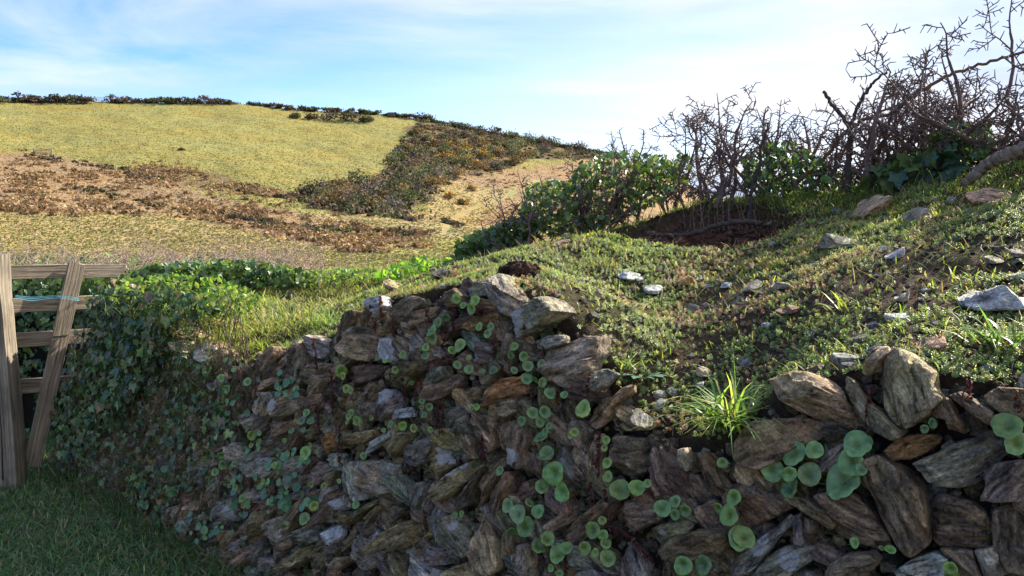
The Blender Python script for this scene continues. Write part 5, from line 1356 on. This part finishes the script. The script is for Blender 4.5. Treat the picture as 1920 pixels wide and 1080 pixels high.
# ------------------------------------------------------------------ gate, leaning board, twine
def plank(name, a, b, w, t, wdir, col, parent, nseg=24, cr=0.0, sag=0.0, origin=None, cut=None):
    """weathered plank from a to b; w along wdir, t thickness; slightly worn outline"""
    a = np.asarray(a, float); b = np.asarray(b, float); L = np.linalg.norm(b - a); d = (b - a) / L
    x = np.asarray(wdir, float); x = x - d * (x @ d); x /= np.linalg.norm(x); y = np.cross(d, x)
    ring = np.array([(-1, -.55), (-.93, -1), (-.5, -1), (0, -1), (.5, -1), (.93, -1), (1, -.55), (1, .55), (.93, 1), (0, 1), (-.93, 1), (-1, .55)])
    k = len(ring); t_ = np.linspace(0, 1, nseg); so = R.rand() * 30
    V, loc = [], []
    for i_, q in enumerate(t_):
        wob = .03 * vnoise(np.array([[q * L * 6, so, 0]]))[0]; 
        rx = ring[:, 0] * w / 2 * (1 + .5 * wob) + w * .04 * vnoise(np.array([[q * L * 2.5, so + 5, 0]]))[0]
        ry = ring[:, 1] * t / 2 * (1 + .06 * vnoise(np.stack([np.full(k, q * L * 9), ring[:, 0] * 2 + so, ring[:, 1]], -1)))
        dd = d * (q * L)
        ex_ = 0
        if i_ in (0, nseg - 1): ex_ = .006 * vnoise(np.stack([ring[:, 0] * 3 + so, ring[:, 1], np.full(k, q)], -1)) + (cut or 0) * ring[:, 0] * w / 2 * (1 if i_ else 0)
        P = a + dd + rx[:, None] * x + ry[:, None] * y + np.array([0, 0, -sag]) * 4 * q * (1 - q)
        P = P + (np.asarray(ex_) * np.ones(k))[:, None] * d
        V.append(P); loc.append(np.stack([rx + so, ry, np.full(k, q * L)], 1))
    V = np.concatenate(V); loc = np.concatenate(loc)
    F4 = np.array([(i_ * k + j, i_ * k + (j + 1) % k, (i_ + 1) * k + (j + 1) % k, (i_ + 1) * k + j) for i_ in range(nseg - 1) for j in range(k)])
    c0, c1 = V[:k].mean(0), V[-k:].mean(0); n_ = len(V)
    V = np.concatenate([V, [c0, c1]]); loc = np.concatenate([loc, [loc[:k].mean(0), loc[n_ - k:n_].mean(0)]])
    F3 = np.array([(n_, (j + 1) % k, j) for j in range(k)] + [(n_ + 1, n_ - k + j, n_ - k + (j + 1) % k) for j in range(k)])
    return mesh(name, V, [F4, F3], M_wood, np.tile([col], (len(V), 1)), loc, parent=parent, origin=origin, sharp=40)
GD = np.array([.72, .69, 0.]); GD /= np.linalg.norm(GD); GN = np.array([GD[1], -GD[0], 0])        # gate runs along GD, GN faces the camera
def at_depth(px, py, Y):
    d = ray(np.array([px]), np.array([py]))[0]; return CAM + d * (Y / d[1])
WC = [.26, .205, .15]
G0 = at_depth(12, 500, 4.42); 
def gate_pt(px, py, off=0.0):
    d = ray(np.array([px]), np.array([py]))[0]
    t = ((G0 + GN * off - CAM) @ GN) / (d @ GN); return CAM + d * t
# strainer post at the frame edge
pa, pb = at_depth(16, 905, 4.30), at_depth(-18, 478, 4.30)
pa[2] -= .12
post = empty('gate_post', pa, 'thick cracked grey wooden post at the left edge', 'post')
plank('post_timber', pa, pb, .165, .12, np.array([1, .1, 0]), [.23, .19, .14], post, 40)
# crack in the post
V, F = polytube(smoothline([at_depth(5, 900, 4.238), at_depth(3, 820, 4.238), at_depth(-3, 740, 4.238)], 8), .0035, .0015, 5)
mesh('crack', V, F, M_wood, np.tile([[.03, .025, .02]], (len(V), 1)), V, parent=post)
gate = empty('wooden_gate', gate_pt(100, 880), 'weathered wooden gate with four rails half hidden by ivy', 'gate')
for (x1, y1, x2, y2, hw) in ((-60, 512, 234, 508, .085), (-60, 576, 250, 563, .085), (-60, 643, 250, 624, .090), (-60, 733, 245, 708, .090)):
    plank('rail', gate_pt(x1, y1, .0), gate_pt(x2, y2, .0), hw, .03, np.array([0, 0, 1.]), WC, gate, 30)
# knots on the rails
brace = empty('leaning_board', gate_pt(66, 862, .05), 'cracked leaning board tied across the gate rails', 'board')
plank('board_timber', gate_pt(60, 872, .055), gate_pt(144, 494, .045), .092, .03, GD, [.27, .215, .155], brace, 40, cut=.08)
V, F = polytube(smoothline([gate_pt(100, 631, .066), gate_pt(114, 630, .064), gate_pt(128, 628, .066)], 6), .003, .002, 5)
mesh('crack', V, F, M_wood, np.tile([[.03, .025, .02]], (len(V), 1)), V, parent=brace)
m, N, L = newmat('twine_blue'); a_ = _attr(N, 'Col'); _finish(N, L, a_.outputs['Color'], .6); M_tw = m
tv = []
for dz, c_ in ((0, (.10, .42, .55)), (2.5, (.16, .50, .62)), (-2, (.08, .36, .5))):
    l_ = smoothline([at_depth(28, 556 + dz, 4.36), gate_pt(60, 560 + dz * 1.4, .07), gate_pt(95, 557 + dz, .075), gate_pt(122, 558 + dz, .085), gate_pt(146, 561 + dz, .080), gate_pt(147, 562 + dz, .03)], 26)
    V, F = polytube(l_, .0013, .0013, 6); tv.append((V, F, c_))
o_ = 0; Vs, F4s, F3s, Cs = [], [], [], []
for V, F, c_ in tv: Vs.append(V); F4s.append(F[0] + o_); F3s.append(F[1] + o_); Cs.append(np.tile([c_], (len(V), 1))); o_ += len(V)
tag(mesh('baler_twine', np.concatenate(Vs), [np.concatenate(F4s), np.concatenate(F3s)], M_tw, np.concatenate(Cs), origin=Vs[0][0]), 'bright blue twine tying the leaning board to the post', 'twine')

# ------------------------------------------------------------------ hedge behind the gate
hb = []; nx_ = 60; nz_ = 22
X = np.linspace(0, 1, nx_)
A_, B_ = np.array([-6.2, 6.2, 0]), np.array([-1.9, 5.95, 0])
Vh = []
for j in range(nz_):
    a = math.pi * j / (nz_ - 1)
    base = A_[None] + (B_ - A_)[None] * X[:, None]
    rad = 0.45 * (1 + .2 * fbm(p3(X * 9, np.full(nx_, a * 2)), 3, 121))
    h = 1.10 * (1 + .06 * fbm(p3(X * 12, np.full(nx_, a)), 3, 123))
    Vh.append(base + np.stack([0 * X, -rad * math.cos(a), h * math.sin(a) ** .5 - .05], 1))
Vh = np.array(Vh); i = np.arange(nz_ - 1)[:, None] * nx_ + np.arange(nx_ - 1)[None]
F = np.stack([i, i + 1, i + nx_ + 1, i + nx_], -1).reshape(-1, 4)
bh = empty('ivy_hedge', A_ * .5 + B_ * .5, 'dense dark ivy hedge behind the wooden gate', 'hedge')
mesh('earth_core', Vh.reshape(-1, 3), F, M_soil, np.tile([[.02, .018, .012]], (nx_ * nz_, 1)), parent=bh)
n = 11000; t = R.rand(n); a = R.rand(n) * math.pi * .75
P = A_ + (B_ - A_) * t[:, None] + np.stack([0 * t, -.50 * np.cos(a), 1.16 * np.sin(a) ** .5], 1) + .06 * R.randn(n, 3)
P = P[visible(P, 500)]; n = len(P)
nr = np.array([0, -1, .4]) + .5 * R.randn(n, 3)
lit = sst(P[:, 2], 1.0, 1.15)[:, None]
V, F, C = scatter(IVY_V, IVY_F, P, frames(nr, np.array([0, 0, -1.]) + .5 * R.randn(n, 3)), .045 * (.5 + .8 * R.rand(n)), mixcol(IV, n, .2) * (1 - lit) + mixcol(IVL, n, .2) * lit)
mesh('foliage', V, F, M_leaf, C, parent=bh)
# bramble and dry twig fringe along the top, from behind the gate to the broad leaves
def grow(p, d, r, length, lev, out, jit=.28, spur=.5, side=.38, up=.08, step=.04, minr=.0014):
    n = max(2, int(length / step)); d = d / np.linalg.norm(d)
    for k_ in range(n):
        if R.rand() < .6: d = d + jit * R.randn(3) * .8 + np.array([0, 0, up]); d /= np.linalg.norm(d)
        r2 = max(r * (1 - .7 / n), minr); q = p + d * step * (.8 + .4 * R.rand())
        out.append((p, q, r, r2)); p, r = q, r2
        if lev > 0 and R.rand() < side and k_ > 0:
            s_ = np.cross(d, R.randn(3)); s_ /= np.linalg.norm(s_)
            grow(p, s_ * .9 + d * .55, r * .62, length * (.35 + .35 * R.rand()), lev - 1, out, jit, spur, side, up, step * .85, minr)
        if R.rand() < spur:
            for _s in range(R.randint(1, 3)):
                s_ = np.cross(d, R.randn(3)); s_ /= np.linalg.norm(s_); l_ = .012 + .026 * R.rand()
                e = p + (s_ + d * .4) * l_; out.append((p, e, max(r * .85, minr), max(r * .35, minr * .6)))
out = []
for _ in range(330):
    x = R.uniform(-30, 620); Y = np.interp(x, [0, 230, 620], [5.7, 5.2, 4.7]) + R.uniform(-.1, .5)
    p = at_depth(x, 500 + R.uniform(0, 15), Y)
    a = R.rand() * 6.28; grow(p, np.array([.7 * math.cos(a), .7 * math.sin(a), .8]), .0028, .12 + .14 * R.rand(), 2, out, .35, .2, .35, .0, .03, .0009)
V, F = tubes(out, 4)
tag(mesh('bramble_twigs', V, F, M_bark, np.tile([[.34, .24, .19]], (len(V), 1)) * (1 + .0 * V[:, :1])), kind='stuff')
out = []
for _ in range(90):
    x = R.uniform(620, 900); Y = crest_depth(x) + R.uniform(.1, .5); p = at_depth(x, 515 + R.uniform(0, 10), Y)
    grow(p, np.array([.5 * R.randn(), .3 * R.randn(), 1.0]), .002, .08 + .12 * R.rand(), 1, out, .2, .1, .25, .0, .03, .0008)
V, F = tubes(out, 4)
tag(mesh('dry_stems', V, F, M_bark, np.tile([[.30, .23, .15]], (len(V), 1))), kind='stuff')

# ------------------------------------------------------------------ thorn hedge on the crest
def crest_at(px, du=0.0):
    o = np.argsort(_cpx[200:1300]); s = float(np.interp(px, _cpx[200:1300][o], SG[200:1300][o]))
    u = UCf(s) + du
    return bankpt(np.array([s]), np.array([u]))[0], s
SHR = [(885, 440), (925, 408), (968, 372), (1015, 318), (1060, 322), (1110, 290), (1165, 242), (1215, 262), (1262, 232), (1305, 205), (1350, 182), (1395, 196), (1440, 205), (1490, 185), (1535, 200),
       (1590, 158), (1635, 140), (1680, 160), (1722, 100), (1765, 118), (1805, 85), (1850, 10), (1895, -40), (1940, -70)]
ORD = ['first', 'second', 'third', 'fourth', 'fifth', 'sixth', 'seventh', 'eighth', 'ninth', 'tenth', 'eleventh', 'twelfth', 'thirteenth', 'fourteenth', 'fifteenth', 'sixteenth', 'seventeenth', 'eighteenth', 'nineteenth', 'twentieth', 'twenty first', 'twenty second', 'twenty third', 'twenty fourth']
for i_, (px, ty) in enumerate(SHR):
    p, s = crest_at(px, R.uniform(-.02, .18)); dep = p[1]
    bx, by, _ = proj(p); H_ = (by - ty) / FPX * dep
    H_ = max(H_, .12)
    rt = empty('thorn_shrub', p, 'bare clipped thorn shrub, %s from the left end of the hedge' % ORD[i_] if i_ < 15 else 'bare spiky thorn shrub, %s from the right edge of the hedge' % ORD[len(SHR) - 1 - i_], 'shrub', 'thorn shrubs of the hedge on the crest')
    trunk, tw = [], []
    thick = 1.0 if i_ < 3 else 1.25
    for m_ in range(2 if H_ < .35 else 3):
        q = p + np.array([R.uniform(-.05, .05), R.uniform(-.04, .06), -.03]); d = np.array([.45 * R.randn(), .3 * R.randn(), 1.0]); d /= np.linalg.norm(d)
        r = (.0060 + .0050 * R.rand()) * thick * (1 + H_ * .6); n = int(H_ * .8 / .035) + 1
        for k_ in range(n):
            d = d + .20 * R.randn(3) + [0, 0, .06]; d /= np.linalg.norm(d); q2 = q + d * .036
            if q2[2] > p[2] + H_: break
            r2 = r * .94; trunk.append((q, q2, r, r2)); q, r = q2, r2
            if R.rand() < .46:
                a_ = R.rand() * 6.28; sd_ = np.array([math.cos(a_), .7 * math.sin(a_), .25 + .5 * R.rand()])
                grow(q, sd_, max(r * .68, .0032), min(.24, H_ * .5) * (.4 + .6 * R.rand()), 2, tw, .20, .95, .40, .05, .028, .0023)
        grow(q, d, max(r * .8, .003), H_ * .28, 2, tw, .18, .95, .46, .08, .028, .0023)
    top = p[2] + H_ * 1.02
    kept = set(tuple(np.round(g_[1], 5)) for g_ in trunk); tk = []
    for g_ in tw:
        if g_[1][2] < top and g_[1][2] > p[2] - .1 and tuple(np.round(g_[0], 5)) in kept: tk.append(g_); kept.add(tuple(np.round(g_[1], 5)))
    tw = tk
    V, F = tubes(trunk + tw, 6); mesh('branches', V, F, M_bark, np.tile([[.135, .092, .080]], (len(V), 1)), parent=rt)
def hedge_branch(name, pts, r0, r1, label, cat='branch', col=(.10, .065, .045), du=0.1, yd=None):
    L_ = []
    for k_, (x, y) in enumerate(pts):
        Y = (yd[k_] if yd else crest_at(min(max(x, 880), 1915), du)[0][1])
        L_.append(at_depth(x, y, Y))
    l = smoothline(L_, 8 * len(L_)) ; l = l + .003 * R.randn(*l.shape)
    V, F = polytube(l, r0, r1, 11, .05)
    return tag(mesh(name, V, F, M_bark, np.tile([col], (len(V), 1)), origin=V[0]), label, cat)
z7 = lambda l: [(820 + x / 1.745, y / 1.745) for x, y in l]
hedge_branch('arching_branch', z7([(1150, 625), (1215, 560), (1275, 505), (1330, 440), (1400, 390), (1480, 372), (1580, 300), (1680, 245), (1800, 205), (1935, 165)]), .011, .006, 'long arching branch sweeping up to the right through the hedge', col=(.15, .085, .05))
hedge_branch('knobbly_trunk', z7([(1345, 625), (1345, 540), (1350, 470), (1345, 410), (1300, 350), (1262, 300)]), .016, .008, 'thick upright knobbly trunk right of the middle of the hedge', 'trunk', (.065, .05, .045), du=.02)
hedge_branch('knobbly_trunk', z7([(1345, 430), (1375, 350), (1420, 280), (1470, 235)]), .010, .005, 'right hand fork of the thick knobbly trunk', 'trunk', (.065, .05, .045), du=.02)
hedge_branch('thin_trunk', z7([(1020, 720), (1030, 620), (1050, 560), (1060, 480), (1085, 400)]), .012, .005, 'dark thin trunk rising out of the bare red soil', 'trunk', (.045, .036, .034), du=-.18)
hedge_branch('surface_root', [(1215, 437), (1255, 442), (1300, 438), (1345, 422), (1385, 416), (1425, 420)], .010, .014, 'gnarled root lying across the bare red soil', 'root', (.055, .04, .032), yd=[3.9, 3.83, 3.76, 3.72, 3.68, 3.66])
hedge_branch('leaning_bough', [(1810, 345), (1845, 312), (1880, 293), (1915, 282), (1950, 262)], .020, .028, 'thick leaning bough at the right edge above the bank', 'bough', (.16, .125, .09), yd=[2.95, 2.9, 2.86, 2.82, 2.8])
hedge_branch('grey_stick', [(1788, 712), (1802, 695), (1818, 680), (1830, 672)], .007, .006, 'pale grey broken stick poking out above the wall', 'stick', (.30, .29, .29), yd=[1.82, 1.86, 1.9, 1.94])
# stems at the scrape
out = []
for x in np.linspace(1285, 1420, 16):
    p = hit_bank(x, 432); grow(p, np.array([.12 * R.randn(), .1, 1.]), .0035, .22, 1, out, .16, .15, .2, .08, .035, .0012)
V, F = tubes(out, 5); tag(mesh('sucker_stems', V, F, M_bark, np.tile([[.13, .085, .065]], (len(V), 1))), kind='stuff')
# evergreen leaves in the hedge
cd = lambda x: crest_depth(x) + .05
leafy('hedge_ivy', 'low dark ivy at the far left foot of the hedge', [(845, 505), (860, 455), (900, 435), (960, 410), (1010, 400), (1000, 455), (930, 490), (880, 503)], cd, 1100, .040, IV + IVL[2:3], cat='ivy')
leafy('hedge_ivy', 'light green sunlit leaves at the left shoulder of the hedge', [(975, 400), (985, 355), (1030, 335), (1070, 345), (1070, 400), (1030, 440), (990, 430)], cd, 520, .038, IVL + IV[:2], (OV_V * [1.25, 1, 1], OV_F), cat='shrub leaves')
leafy('hedge_ivy', 'glossy backlit evergreen leaves in the left half of the hedge', [(1060, 350), (1090, 300), (1150, 285), (1230, 292), (1290, 290), (1300, 330), (1240, 380), (1160, 410), (1090, 440), (1030, 450)], cd, 1500, .036, IVL + IV, (OV_V * [1.25, 1, 1], OV_F), cat='shrub leaves')
leafy('hedge_ivy', 'evergreen leaves between the bare soil and the knobbly trunk', [(1390, 300), (1430, 268), (1490, 268), (1540, 300), (1580, 330), (1560, 368), (1460, 370), (1400, 350)], cd, 620, .036, IVL[:2] + IV, (OV_V * [1.2, 1, 1], OV_F), cat='shrub leaves')
leafy('hedge_ivy', 'large dark ivy leaves at the right foot of the hedge', [(1600, 360), (1640, 310), (1720, 290), (1790, 290), (1800, 330), (1720, 345), (1650, 352)], lambda x: cd(x) - .1, 190, .065, IV, cat='ivy')
leafy('hedge_ivy', 'dark ivy climbing in the right part of the hedge', [(1740, 260), (1780, 230), (1850, 235), (1870, 290), (1800, 310), (1750, 300)], cd, 420, .042, IV, cat='ivy')
